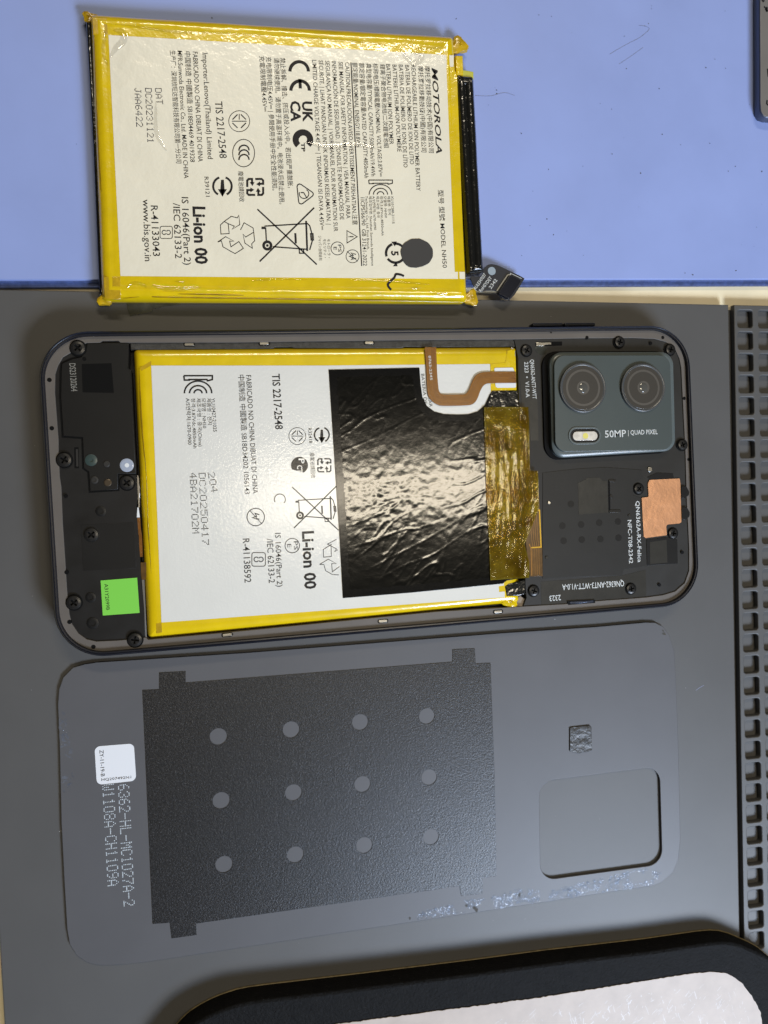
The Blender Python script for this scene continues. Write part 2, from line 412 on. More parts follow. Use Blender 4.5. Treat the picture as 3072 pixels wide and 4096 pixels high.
M_glue = film('glue_residue', (.9, .92, .95), (.34, .36, .41), .11, .2, bump=[(1500, .1, 'noise')])
M_foam = mat('black_foam', (.006, .0058, .0057), .65, spec=.12, var=.25, vscale=500, bump=[(1300, .30, 'noise'), (4000, .08, 'noise')], speck=(2400, .70, (.035, .034, .033)))
M_tan = mat('tan_edge', (.20, .155, .075), .5, var=.3, vscale=800)
M_panel = mat('worn_white_panel', (.47, .395, .335), .5, var=.08, vscale=150, bump=[(900, .012, 'noise')], spec=.3)
M_plate = mat('grey_metal_plate', (.22, .205, .19), .38, .25, var=.06, vscale=80)
M_plate_side = mat('plate_side_shade', (.10, .11, .15), .3, .5)  # plate's side wall: shadow and bluish reflection put into the colour
M_led = mat('frosted_blue_white', (.34, .38, .46), .35, coat=.4)
M_teal = mat('teal_ring', (.035, .055, .050), .3)
M_speck = mat('dust_brown', (.05, .045, .035), .7)

# ------------------------------------------------------------------ the setting: table top, blue mat, grey work mat
tb = slab('table', [[(-420, -420), (420, -420), (420, 420), (-420, 420)]], -25, -3.0, M_table, None, 1.0)
tb['kind'] = 'structure'; tb['label'] = 'cream laminate table top showing between the two mats'

bc = P((1536, 500))
blue = thing('blue_silicone_mat', 'smooth blue silicone mat with a dark navy edge under the battery', 'mat', bc, z=-3)
e0, e1 = P((-400, 1120)), P((3500, 1117))
slab('mat_surface', [[e0, e1, (e1[0]+40, 290), (e0[0]-60, 290)]], -1.5, -0.02, M_blue, blue, .25)
f0, f1 = P((-400, 1156), -1.8), P((3500, 1141), -1.8)
g0, g1 = P((-400, 1135), -1.4), P((3500, 1128), -1.4)
slab('mat_edge', [[f0, f1, (f1[0], e1[1]+4), (f0[0], e0[1]+4)]], -2.96, -1.55, M_blue_dark, blue, .3)
slab('edge_ridge', [[g0, g1, (g1[0], g1[1]+.8), (g0[0], g0[1]+.8)]], -1.54, -1.0, M_blue_dark, blue, .3)

wc = P((1400, 2600))
wm = thing('grey_work_mat', 'grey silicone repair mat with a grid of small compartments along one side', 'mat', wc, z=-3)
LT, LB_ = P((-60, 1155)), P((22, 4200))
L2 = P((-2, 3300))
tl = P((-120, 1154)); tr_g0 = P((2916, 1217))
gA, gB = P((2916, 1300)), P((2955, 3500))        # left side of the groove
hA, hB = P((2938, 1300)), P((2973, 3500))        # right side of the groove
def along(a, b, y): 
    t = (y-a[1])/(b[1]-a[1]); return (a[0]+(b[0]-a[0])*t, y)
ybot = -165
top_at = lambda x: P((0, 1157))[1] + (P((3072, 1222))[1]-P((0, 1157))[1])*(x-P((0, 1157))[0])/(P((3072, 1222))[0]-P((0, 1157))[0])
l_top = P((-143, 1157)); l_mid = P((-1, 3800)); l_low = P((17, 4096)); l_end = along(l_mid, l_low, ybot)
gt = along(gA, gB, top_at(gA[0])); ge = along(gA, gB, ybot)
slab('pad_surface', [[(l_top[0], top_at(l_top[0])), gt, ge, l_end, l_mid]], -1.89, 0, M_mat, wm, .35, 3)
rt = 230
slab('base_sheet', [[(l_top[0]+1, top_at(l_top[0])-1), (rt-1, top_at(rt)-1), (rt-1, ybot+1), (l_end[0]+1, ybot+1), (l_mid[0]+1, l_mid[1])]], -2.96, -1.9, M_mat, wm)
# compartment strip: five columns of rounded square pockets
c0, c1 = Vector(P((2981, 1275))), Vector(P((3022, 3510)))
rows = 26; stp = (c1-c0)/rows; colv = Vector(P((3064, 1275)))-Vector(P((2981, 1275))); colv = Vector((-stp.y, stp.x)).normalized()*(-colv.length)
if colv.x < 0: colv = -colv
ex, ey = colv.normalized(), -stp.normalized()
hx_, hy_ = 2.36, 2.42
holes = []
for r in range(-0, 33):
    for c in range(0, 5):
        q = c0+stp*r+colv*c
        if q.y < ybot+5: continue
        holes.append(round_poly([tuple(q+ex*a*hx_+ey*b*hy_) for a, b in ((-1, -1), (1, -1), (1, 1), (-1, 1))], .7, 4))
ht = along(hA, hB, top_at(hA[0])); he = along(hA, hB, ybot)
xr = c0.x+colv.x*5-1.2
slab('compartment_grid', [[ht, (xr, top_at(xr)), (xr+6, ybot), he]]+holes, -1.89, -.05, M_mat, wm, .3, 2)

# ------------------------------------------------------------------ battery lying on the mats
b1_loop = PL([(362, 66), (1812, 155), (1866, 1214), (408, 1206)], 2.6)
bcen = (sum(p[0] for p in b1_loop)/4, sum(p[1] for p in b1_loop)/4)
B1 = thing('lithium_battery', 'loose phone battery in yellow film with a printed cream label and black connector tail', 'battery', bcen)
pouch('pouch', b1_loop, 1.4, [(.5, .03), (.05, .6), (0, 2.2), (.2, 3.5), (.7, 4.4), (1.4, 4.85), (2.0, 5.06), (2.5, 5.10), (3.1, 5.01), (3.5, 5.0)], M_yellow, B1, jitter=.07, seg=2.4, seed=4)
TOP1 = 5.0
lab1 = PL([(434, 140), (1815, 221), (1860, 1116), (482, 1104)], TOP1+.05)
# the label with its amber notch on the terminal side
ny = [ZB(1130, 350), ZB(1128, 422), ZB(1083, 420), ZD(1136, 770), ZD(1200, 770), ZD(1200, 815)]
L1o = slab('label', [PL([(434, 140)]+ny+[(482, 1104)], TOP1+.06)], TOP1+.01, TOP1+.06, M_label, B1)
Z1 = TOP1+.085
def t1(s, a, b, cap, **k): return text(s, a, b, cap, Z1, M_ink, L1o, **k)
t1('MOTOROLA', ZB(990, 428), ZB(1020, 970), 24, bold=.012, shear=.22)
rows1 = [
 ('摩托罗拉移动技术(中国)有限公司', ZB(948, 417), ZB(975, 966), 17), ('摩托羅拉移動技術(中國)有限公司', ZB(906, 417), ZB(928, 962), 17),
 ('RECHARGEABLE LITHIUM ION POLYMER BATTERY', ZB(862, 410), ZD(894, 258), 17), ('BATERÍA DE POLÍMERO DE ION DE LITIO', ZB(822, 410), ZD(853, 90), 17),
 ('BATERIA DE POLÍMERO DE IONS DE LÍTIO', ZB(782, 408), ZD(813, 110), 17), ('BATTERIE LITHIUM-ION POLYMÈRE', ZB(742, 408), ZB(774, 958), 17),
 ('BATERAI LITHIUM ION POLYMER', ZB(702, 405), ZB(724, 912), 17), ('鋰离子聚合物电池组/二次鋰電池組', ZB(666, 405), ZB(692, 935), 16),
 ('标称电压/標稱電壓/NOMINAL VOLTAGE:3.87V⎓', ZB(620, 400), ZD(655, 168), 17), ('典型电容量/TYPICAL CAPACITY:5000mAh/19.4Wh', ZB(577, 400), ZD(608, 165), 17),
 ('额定容量/額定電容量/RATED CAPACITY:4850mAh', ZB(533, 398), ZD(566, 177), 17), ('额定能量/NOMINAL ENERGY:18.8Wh', ZB(490, 395), ZB(515, 928), 17),
 ('CAUTION.PRECAUCIÓN.AVISO.AVERTISSEMENT.PERHATIAN.注意', ZB(443, 392), ZD(492, 473), 17), ('SEE MANUAL FOR SAFETY INFORMATION. | VEA MANUAL PARA', ZB(402, 390), ZD(451, 433), 17),
 ('INFORMACIÓN DE SEGURIDAD. | CONSULTE INFORMAÇÕES DE', ZB(359, 385), ZD(411, 440), 17), ('SEGURANÇA NO MANUAL. | VOIR MANUEL POUR INFORMATION SUR', ZB(318, 383), ZD(372, 515), 17),
 ('SÉCURITE. | LIHAT PANDUAN UNTUK INFORMASI KESELAMATAN. |', ZB(276, 380), ZD(328, 470), 17), ('LIMITED CHARGE VOLTAGE 4.45V⎓ | TEGANGAN ISI DAYA 4.45V⎓', ZB(235, 378), ZD(285, 505), 17),
 ('禁止拆解、撞击、挤压或投入火中。若出现严重鼓胀，', ZB(33, 365), ZD(84, 240), 17), ('请勿继续使用。请勿置于高温环境中。电池浸水后禁止使用。', ZB(-5, 365), ZD(30, 343), 17),
 ('充电限制电压4.45V⎓ | 參閱使用手册中安全性能須知。', ZA(1586, 470), ZC(1640, 335), 17), ('充電限制電壓4.45V⎓', ZA(1530, 465), ZA(1560, 925), 17),
 ('TIS 2217-2548', ZA(1160, 840), ZA(1200, 1312), 29), ('Importer:Lenovo(Thailand) Limited', ZA(1056, 437), ZA(1102, 1318), 21),
 ('FABRICADO NO CHINA DIBUAT DI CHINA', ZA(976, 428), ZC(1022, 97), 19), ('中国制造 中國製造 SB18E04469 4019328', ZA(912, 425), ZC(957, 100), 18),
 ('MFR:Sunwoda Electronic Co., Ltd. MADE IN CHINA', ZA(850, 420), ZC(905, 235), 18), ('生产厂：深圳欣旺达智能科技有限公司第一分公司', ZA(790, 418), ZC(842, 110), 17),
 ('R39121', ZC(1073, 222), ZC(1086, 387), 16), ('廢電池請回收', ZC(1356, 175), ZC(1366, 430), 16),
 ('IS 16046(Part 2)', ZC(884, 390), ZC(907, 953), 26), ('/IEC 62133-2', ZC(814, 440), ZC(832, 898), 26), ('R-41133043', ZC(628, 460), ZC(648, 880), 27), ('www.bis.gov.in', ZC(562, 410), ZC(580, 922), 26),
 ('XU101288-21115', ZD(733, 290), ZD(741, 465), 10), ('제품명: 전지', ZD(711, 290), ZD(717, 410), 9.5), ('모델명: NH50', ZD(687, 290), ZD(694, 428), 9.5),
 ('정격:3.87Vdc,4850mAh', ZD(664, 290), ZD(674, 540), 9.5), ('제조국명: 중국', ZD(640, 290), ZD(646, 428), 9.5), ('A/S연락처:1670-0090', ZD(616, 290), ZD(626, 505), 9.5),
 ('제조업자명: Shenzhen Sunwoda Intelligence', ZD(594, 290), ZD(610, 732), 9.5), ('Technology Co., Ltd. First Branch.', ZD(571, 290), ZD(583, 630), 9.5),
 ('1ICP5/66/90  GB 31241-2022', ZD(541, 300), ZD(558, 732), 16), ('型号 型號 MODEL NH50', ZD(1032, 252), ZD(1060, 745), 18),
 ('モトローラ・', ZD(330, 562), ZD(334, 682), 10), ('モビリティ・', ZD(304, 562), ZD(309, 682), 10), ('ジャパン合同会社', ZD(274, 542), ZD(280, 700), 10)]
for s, a, b, c in rows1: t1(s, a, b, c)
t1('Li-ion 00', ZC(978, 468), ZC(1000, 945), 47, bold=.028)
t1('UK', ZW(1190, 680), ZW(1205, 955), 38, bold=.03); t1('CA', ZW(1035, 672), ZW(1045, 950), 38, bold=.03)
for s, a, b in (('DAT', ZA(662, 730), ZA(676, 865)), ('DC20231121', ZA(580, 728), ZA(600, 1185)), ('JAA6422', ZA(492, 728), ZA(508, 1052))):
    dot_text(s, a, b, 27, Z1, M_ink_soft, L1o)
def bin_icon(I, f, w):
    """crossed-out wheeled bin; f maps icon coordinates to photograph pixels"""
    I.line([f(595, 520), f(1385, 1255)], w*1.15); I.line([f(1350, 500), f(625, 1215)], w*1.15)
    I.line([f(690, 745), f(1240, 712)], w); I.line([f(800, 1018), f(1250, 1052)], w); I.line([f(705, 760), f(715, 935)], w)
    I.fill([f(650, 752), f(700, 752), f(700, 785), f(650, 785)])
    I.fill([f(1230, 675), f(1255, 675), f(1270, 1075), f(1245, 1075)])
    I.fill([f(1085, 838), f(1113, 838), f(1120, 975), f(1092, 975)])
    I.line([f(1255, 705), f(1290, 740), f(1318, 840), f(1325, 940), f(1290, 1060)], w)
    I.line([f(1300, 845), f(1335, 845), f(1342, 930), f(1308, 930)], w*.8, True)
    I.line([f(1150, 1055), f(1210, 1050), f(1210, 1105), f(1155, 1105)], w*.9, True)
    c = f(728, 1002); k = abs(f(1, 0)[0]-f(0, 0)[0])
    I.arc(c, 50*k, 0, 360, 34*k*1.0); I.fill(circle(c, 18*k, 10))
def recycle_icon(I, f, w):
    A = [(155, 683), (105, 730), (112, 850), (222, 843), (208, 712), (155, 683), (250, 615), (330, 635), (350, 600), (362, 725), (258, 790), (290, 745), (208, 712)]
    B = [(372, 795), (420, 700), (540, 770), (560, 940), (520, 980), (530, 1040), (430, 970), (405, 850), (440, 890), (540, 830)]
    C = [(70, 955), (175, 885), (285, 945), (228, 945), (245, 1020), (350, 950), (410, 1040), (300, 1110), (235, 1075), (140, 1020), (118, 940), (70, 955)]
    for q in (A, B, C): I.line([f(*p) for p in q], w)
def corner_icon(I, f, w):
    """four bent recycling arrows in a square; unit square -1..1"""
    for k in range(4):
        c, s = math.cos(k*math.pi/2), math.sin(k*math.pi/2)
        g = lambda x, y: f(x*c-y*s, x*s+y*c)
        I.line([g(.0, .86), g(.70, .86), g(.86, .70), g(.86, .34), g(.46, .34)], w); I.fill([g(.52, .60), g(.10, .30), g(.52, .06)])
def tis_icon(I, c, r, w):
    I.arc(c, r, 0, 360, w*.8)
    d = r*.70; e = r*.16
    for sx, sy in ((1, 1), (1, -1), (-1, 1), (-1, -1)): I.line([(c[0]+sx*d*.92, c[1]+sy*e), (c[0]+sx*e, c[1]+sy*d*.92)], w*1.3)
    I.line([(c[0]-d, c[1]), (c[0]+d, c[1])], w); I.line([(c[0], c[1]-d), (c[0], c[1]-d*.2)], w)
def bsmi_icon(I, c, r, w):
    I.arc(c, r*.86, -70, 62, w); I.arc(c, r*.86, 118, 250, w)
    I.fill([(c[0]-r*.13, c[1]-r*.6), (c[0]+r*.13, c[1]-r*.6), (c[0]+r*.20, c[1]+r*.35), (c[0], c[1]+r), (c[0]-r*.20, c[1]+r*.35)])
    I.fill([(c[0]-r*.42, c[1]+r*.28), (c[0]+r*.42, c[1]+r*.28), (c[0], c[1]+r*.98)])
def kc_icon(I, f, w):
    I.line([f(0, 0), f(1, 0), f(1, .22), f(.80, .30)], w); I.line([f(0, 0), f(.02, .25), f(.22, .25)], w)
    I.line([f(.16, .22), f(.84, .22)], w)
    for r, a in ((.48, 1), (.30, 1), (.14, 1)):
        I.line([f(.5+r*math.cos(t), 1-1.45*r*math.sin(t)) for t in [math.pi*k/14 for k in range(15)]], w)
def bis_icon(I, x0, y0, x1, y1, w):
    I.line(round_poly([(x0, y0), (x1, y0), (x1, y1), (x0, y1)], (x1-x0)*.15, 3), w, True)
    cx, cy, r = (x0+x1)/2, (y0+y1)/2, (x1-x0)*.17
    I.arc((cx-r, cy), r, 30, 330, w*1.2); I.arc((cx+r, cy), r, 210, 510, w*1.2)
I = Ink(Z1)
I.line([ZB(480, 395), ZD(548, 733)], 4.5)
for c in (ZW(1150, 285), ZW(1163, 540)):                    # CE
    I.arc(c, 37, 180, 360, 12.5, ry=39)
I.line([ZW(1160, 385), ZW(1166, 510)], 12)
for k in range(3): I.arc((ZW(418, 1330+k*62)[0], ZW(418, 1330+k*62)[1]), 20, 175, 362, 5.5)      # CCC
I.arc(ZW(413, 1368), 44, 0, 360, 3, ry=55)
tis_icon(I, ZW(355, 945), 42, 3.2)
bsmi_icon(I, ZX(132, 215), 43, 8)
cc = ZX(567, 225); corner_icon(I, lambda x, y: (cc[0]+x*37, cc[1]-y*37), 8)
recycle_icon(I, ZX, 3.0); bin_icon(I, ZX, 5.0)
I.line(round_poly([ZX(1115, 150), ZX(1362, 320), ZX(1150, 480)], 10, 3), 4.2, True)          # tick in a triangle
I.arc(ZX(1215, 315), 19, -60, 200, 3.6); I.line([ZX(1170, 300), ZX(1210, 300), ZX(1255, 375)], 4)
c = ZW(1200, 1190); I.arc(c, 29, 130, 405, 24, n=30)                                          # customs union mark
I.line([ZX(-1000, 0)]*0 or [ZD(455, 510), ZD(520, 548), ZD(455, 588)], 3, True); I.line([ZD(470, 548), ZD(497, 548)], 4); I.line([ZD(464, 548), ZD(467, 548)], 4)
I.arc(ZD(490, 672), 26, 0, 360, 2.6); I.line([ZD(455, 640), ZD(523, 704)], 2.6)
I.line([ZD(512, 660), ZD(480, 650), ZD(495, 665), ZD(470, 672), ZD(495, 682), ZD(480, 694), ZD(512, 684)], 4)
I.arc(ZD(395, 622), 26, 0, 360, 2.8)
k0, k1 = ZD(592, 190), ZD(742, 282); kc_icon(I, lambda x, y: (k0[0]+x*(k1[0]-k0[0]), k0[1]+y*(k1[1]-k0[1])), 4.0)
bis_icon(I, *ZC(706, 633), *ZC(808, 734), 2.6)
I.arc(ZD(762, 652), 38, 40, 145, 10); I.arc(ZD(762, 652), 38, 160, 250, 10); I.arc(ZD(762, 652), 38, 265, 330, 10)
I.fill([ZD(735, 580), ZD(758, 610), ZD(770, 578)]); I.fill([ZD(745, 735), ZD(768, 705), ZD(775, 735)])
I.done('printed_symbols', M_ink, L1o)
t1('TP', ZW(1175, 1230), ZW(1185, 1350), 14, bold=.03)
t1('PS', ZD(398, 598), ZD(400, 645), 13); t1('E', ZD(370, 612), ZD(371, 632), 13)
t1('5', ZD(735, 638), ZD(737, 668), 28, bold=.03)
st = round_poly(PL([ZD(790, 640), ZD(812, 590), ZD(860, 562), ZD(915, 560), ZD(968, 585), ZD(998, 625), ZD(998, 675), ZD(975, 715), ZD(935, 735), ZD(890, 745), ZD(840, 740), ZD(808, 705)], Z1), 2, 4)
slab('redaction_blot', [st], TOP1+.062, TOP1+.20, mat('dull_black_blot', (.028, .028, .029), .5), B1, .05)  # stand-in for a redaction blot with a black circle showing under it
# amber patch of film in the notch and at the overlaps
slab('terminal_film', [PL([ZB(1083, 422), ZB(1128, 424), ZB(1150, 480), ZD(1190, 600), ZD(1198, 768), ZD(1137, 768)], TOP1+.03)], TOP1-.02, TOP1+.045, M_yellow, B1)
def crumple(name, cpx, z, rx, ry, h, mat_, parent, seed):
    """a small folded knot of film"""
    r = random.Random(seed); cx, cy = P(cpx, z); V = []; F = []; n, m = 14, 7
    for i in range(m+1):
        for k in range(n):
            a = 2*math.pi*k/n; q = i/m; w = 1+.25*math.sin(3*a+seed)+.10*r.uniform(-1, 1)
            rr = math.sin(q*math.pi/2)
            V.append((cx+rx*rr*w*math.cos(a), cy+ry*rr*w*math.sin(a), z+h*(1-q)**.7*(1+.25*r.uniform(-1, 1)) if i < m else z-.8))
    for i in range(m):
        for k in range(n): F.append((i*n+k, i*n+(k+1) % n, (i+1)*n+(k+1) % n, (i+1)*n+k))
    F.append(tuple(range(n)))
    return mesh_part(name, V, F, mat_, parent, 35)
crumple('film_fold', ZA(120, 140), 2.6, 1.6, 1.2, .5, M_amber, B1, 1)
crumple('film_fold', ZB(1165, 285), 2.6, 2.1, 2.2, .5, M_amber, B1, 2)
crumple('film_fold', ZC(240, 1235), 2.4, 1.5, 1.6, .5, M_amber, B1, 3)
crumple('film_fold', ZD(1240, 935), 2.4, 1.9, 2.0, .5, M_amber, B1, 4)
slab('corner_tape', [PL([ZA(140, 140), ZA(268, 150), ZA(275, 290), ZA(150, 285)], 5.0)], 4.55, 5.03, M_amber, B1, .15)
slab('corner_tape', [PL([ZC(235, 1050), ZC(378, 1048), ZC(380, 1240), ZC(245, 1235)], 5.0)], 4.5, 5.04, M_amber, B1, .15)
slab('end_foam_strip', [PL([ZA(96, 200), ZA(140, 205), ZA(190, 1300), ZC(250, 1050), ZC(240, 1200), ZC(207, 1225), ZC(155, 0)], 2.0)], .03, 3.2, M_black_tape, B1, .5)
slab('terminal_yellow_tape', [PL([ZB(1180, 440), ZB(1255, 452), ZB(1256, 500), ZB(1180, 490)], 3.2)], 1.0, 3.2, mat('lime_tape', (.50, .48, .05), .4), B1, .2)
slab('terminal_inner_tape', [PL([ZB(1140, 350), ZB(1188, 352), ZB(1190, 480), ZB(1146, 476)], 3.3)], .6, 3.4, M_yellow, B1, .3)
profile_solid('protection_board', round_poly(PL([ZB(1143, 478), ZB(1252, 487), ZD(1314, 772), ZD(1218, 782)], 3.0), .5, 3),
              [(0, .03), (0, 3.0), (.5, 3.7), (1.5, 3.95), (2.3, 3.3), (2.7, 3.75), (3.0, 3.8)][:5], M_black_tape, B1, seg=2.5, jitter=.15)
fx = smooth_path(PL([ZD(1236, 800), ZD(1300, 800), ZD(1318, 752), ZD(1350, 724), ZD(1400, 727), ZD(1480, 763), ZD(1566, 806), ZD(1566, 830), ZD(1482, 948), ZD(1402, 908), ZD(1400, 893), ZD(1345, 888), ZD(1300, 895), ZD(1260, 870)], 2.4), 3, True)
fl = slab('connector_flex', [fx], 2.2, 2.5, mat('black_flex_board', (.012, .014, .020), .45), B1, .08)
slab('connector_plug', [round_poly(PL([ZD(1484, 790), ZD(1558, 824), ZD(1478, 942), ZD(1408, 906)], 3.3), .4, 3)], 2.52, 3.4, M_rim, fl, .15)
I = Ink(2.53); I.line([ZD(1492, 786), ZD(1470, 790), ZD(1402, 890)], 4.5); I.line([ZD(1486, 778), ZD(1558, 812)], 2); I.done('printed_outline', M_silk, fl)
slab('test_pad', [circle(P(ZD(1370, 765), 2.53), 1.05)], 2.505, 2.56, mat('grey_pad', (.30, .36, .40), .4), fl)
for s, a, b in (('AULE347037', ZD(1268, 886), ZD(1336, 790)), ('RoHSYDET', ZD(1303, 900), ZD(1373, 810)), ('2342', ZD(1366, 880), ZD(1406, 824))):
    text(s, a, b, 12.5, 2.535, M_silk, fl)
slab('clear_pull_tab', [PL([ZC(420, 1240), ZC(440, 1330), ZC(455, 1375), ZC(640, 1340), ZC(652, 1320), ZC(740, 1296), ZC(880, 1282), ZC(885, 1240)], .3)], .1, .25, M_clear, B1)
pts = smooth_path(PL([ZD(815, 797), ZD(795, 788), ZD(765, 785), ZD(755, 805), ZD(730, 830), ZD(714, 850), ZD(722, 870), ZD(735, 884)], TOP1+.1), 4)
V2, F2 = ribbon(pts, .55)
n = len(V2)
mesh_part('black_thread', [(x, y, TOP1+.12) for x, y in V2]+[(x, y, TOP1+.02) for x, y in V2], F2+[tuple(n+i for i in f[::-1]) for f in F2]+[(2*i, 2*i+2, n+2*i+2, n+2*i) for i in range(n//2-1)]+[(2*i+3, 2*i+1, n+2*i+1, n+2*i+3) for i in range(n//2-1)], M_ink, B1)

for q, w, h in (
    ([ZA(672, 840), ZA(668, 1000), ZA(675, 1100), ZA(710, 1180), ZA(760, 1255)], 1.3, .20),
    ([ZA(320, 250), ZA(390, 270), ZA(400, 340), ZA(340, 400), ZA(290, 480)], 2.6, .45), ([ZA(238, 240), ZA(245, 300), ZA(228, 400), ZA(240, 480), ZA(275, 545)], 1.2, .35),
    ([ZB(790, 310), ZB(835, 370), ZB(885, 400), ZB(930, 355), ZB(860, 330)], 2.0, .40), ([ZA(280, 200), ZA(480, 215), ZA(800, 262), ZA(1200, 275), ZA(1659, 300)], .9, .22),
    ([ZB(20, 230), ZB(220, 240), ZB(430, 255), ZB(620, 275), ZB(780, 300)], .8, .22), ([ZB(840, 285), ZB(930, 310), ZB(1060, 300)], .9, .25),
    ([ZC(420, 1150), ZC(480, 1105), ZC(570, 1120), ZC(590, 1150)], 1.1, .35), ([ZC(640, 1120), ZC(720, 1150), ZC(880, 1155), ZC(1050, 1140)], 1.6, .35), ([ZC(830, 1090), ZC(900, 1095)], .8, .25),
    ([ZC(1460, 1085), ZC(1600, 1075), ZD(30, 815), ZD(200, 820)], .8, .2), ([ZD(480, 820), ZD(700, 828), ZD(980, 850)], .9, .2), ([ZD(855, 875), ZD(910, 872)], 1.1, .3), ([ZD(965, 895), ZD(1030, 905), ZD(1105, 900)], 1.3, .35),
    ([ZB(200, 900), ZB(330, 930), ZB(520, 920), ZB(640, 940)], 1.6, .16)):
    ridge('film_wrinkle', smooth_path(PL(q, TOP1), 5), w*.8, h*.6, TOP1+.09 if ZA(272, 0)[0] < q[0][0] and 150 < q[0][1] < 1100 else TOP1+.03, M_skin, B1)

M_seam = mat('dark_amber_fold', (.33, .20, .003), .2, var=.3, vscale=300, bump=[(600, .04, 'noise')], coat=.8, coat_rough=.05)
for q, z in (([ZC(390, 1235), ZC(620, 1205), ZC(660, 1215), ZC(1000, 1222), ZC(1659, 1232), ZD(300, 948), ZD(700, 952), ZD(1190, 962)], 4.35), ([ZA(160, 300), ZA(185, 900), ZA(205, 1340), ZC(232, 500), ZC(258, 1040)], 4.55),
             ([ZC(780, 1190), ZC(1100, 1195), ZC(1400, 1205)], 4.75), ([ZA(290, 160), ZA(900, 195), ZA(1659, 240), ZB(560, 215), ZB(1060, 240)], 4.40)):
    ridge('film_seam', smooth_path(PL(q, z), 6), .55, .16, z, M_seam, B1)

# ------------------------------------------------------------------ opened phone
PHC = (20.1574, 5.818); PHA = 0.0528
ph = thing('opened_phone', 'opened smartphone with its back removed showing battery, black covers and dual camera', 'phone', PHC)
def phl(x, y): 
    c, s = math.cos(PHA), math.sin(PHA); return (PHC[0]+x*c-y*s, PHC[1]+x*s+y*c)
def phrect(w, h, r, n=14): return round_poly([phl(a*w/2, b*h/2) for a, b in ((-1, -1), (1, -1), (1, 1), (-1, 1))], r, n)
PW, PH = 162.7, 74.6
out0 = phrect(PW, PH, 11.2); rimin = phrect(PW-2.4, PH-2.4, 10.0)
ZLEDGE, ZRIM = 6.6, 7.55
# frame ring with a rounded outer shoulder and a fine groove
V = []; F = []; prof = [(.9, .03), (.25, .5), (0, 1.8), (0, 6.2), (.12, 6.9), (.35, 7.35), (.62, ZRIM), (.74, ZRIM-.10), (.84, ZRIM), (1.12, ZRIM-.03), (1.2, ZRIM-.25), (1.2, 5.8)]
L0 = out0 if area2(out0) > 0 else out0[::-1]; N0 = len(L0)
for d, z in prof:
    for q in inset(L0, d): V.append((q[0], q[1], z))
for k in range(len(prof)-1):
    for i in range(N0): F.append((k*N0+i, k*N0+(i+1) % N0, (k+1)*N0+(i+1) % N0, (k+1)*N0+i))
frame = mesh_part('frame', V, F, M_rim, ph, 35)
slab('display_back', [inset(L0, 1.0)], .03, 2.0, M_black, ph, .2)
inner = (ZG((450, 190), (560, 187), (580, 172), (712, 172), (730, 187), (805, 187)) + [ZG(1659, 185)] + [(1300, 1364), (1700, 1359), (2050, 1357)]
  + ZM((600, 150), (1000, 148), (1180, 155), (1270, 180), (1340, 220), (1385, 320), (1400, 400), (1415, 700), (1435, 1100))
  + ZN((1445, 300), (1465, 700), (1465, 900), (1430, 1000), (1350, 1070), (1250, 1100), (1100, 1120), (700, 1150), (430, 1175), (0, 1200))
  + [(1748, 2447), (1334, 2488), (1045, 2517), (900, 2531)] + ZH((1135, 1247), (960, 1264), (940, 1245), (800, 1262), (700, 1270), (530, 1278), (450, 1260), (380, 1210), (325, 1130), (305, 1050), (285, 850), (270, 600), (250, 300), (238, 0))
  + ZG((225, 1300), (215, 1100), (215, 1000), (200, 800), (185, 600), (188, 450), (210, 380), (250, 310), (330, 262), (425, 200)))
INN = PL(inner, ZLEDGE)
ledge = slab('ledge', [inset(L0, 1.21), INN], 1.99, ZLEDGE, M_ledge, ph, .06)
ZC0 = 6.25
left_cov = (ZG((450, 190), (800, 187), (795, 400), (818, 420), (862, 1280), (872, 1452)) + ZH((862, 170), (893, 580), (900, 770), (925, 1000), (935, 1248), (800, 1262), (700, 1270), (530, 1278), (450, 1260), (380, 1210), (325, 1130), (305, 1050), (285, 850), (270, 600), (250, 300), (238, 0))
  + ZG((225, 1300), (215, 1100), (215, 1000), (200, 800), (185, 600), (188, 450), (210, 380), (250, 310), (330, 262), (425, 200)))
lc = slab('bottom_cover', [PL(left_cov, ZC0)], 2.0, ZC0, M_black, ph, .05)
right_cov = ([(2056, 1357)] + ZM((600, 150), (1000, 148), (1180, 155), (1270, 180), (1340, 220), (1385, 320), (1400, 400), (1415, 700), (1435, 1100))
  + ZN((1445, 300), (1465, 700), (1465, 900), (1430, 1000), (1350, 1070), (1250, 1100), (1100, 1120), (700, 1150), (430, 1175), (90, 1192))
  + [(2106, 2392), (2102, 2345), (2088, 1900), (2076, 1624), (2071, 1425), (2063, 1385)])
rc = slab('upper_cover', [PL(right_cov, 6.3)], 2.0, 6.3, M_black_up, ph, .05)
slab('pocket_rail', [PL(ZG((812, 190), (1659, 187))+[(1300, 1365), (1700, 1360), (2054, 1358), (2060, 1386), (1700, 1388)]+ZI((1490, 220), (1470, 232), (570, 232), (560, 225), (410, 225), (400, 235))+ZG((1659, 238), (880, 245), (815, 245)), 6.1)], 2.0, 6.1, M_pocket, ph, .08)
slab('pocket_floor', [PL([(540, 1385), (2100, 1380), (2110, 2420), (600, 2545)], 3.5)], 1.99, 2.2, M_pocket, ph)
# side buttons
for a, b in ((ZM(150, 45), ZM(403, 43)), (ZM(415, 42), ZM(670, 42))):
    q0, q1 = Vector(P(a, 5)), Vector(P(b, 5)); d = (q1-q0).normalized(); u = Vector((-d.y, d.x))
    slab('side_button', [round_poly([tuple(q0-u*.5), tuple(q1-u*.5), tuple(q1+u*.35), tuple(q0+u*.35)], .3, 3)], 3.6, 6.2, M_rim, ph, .25)
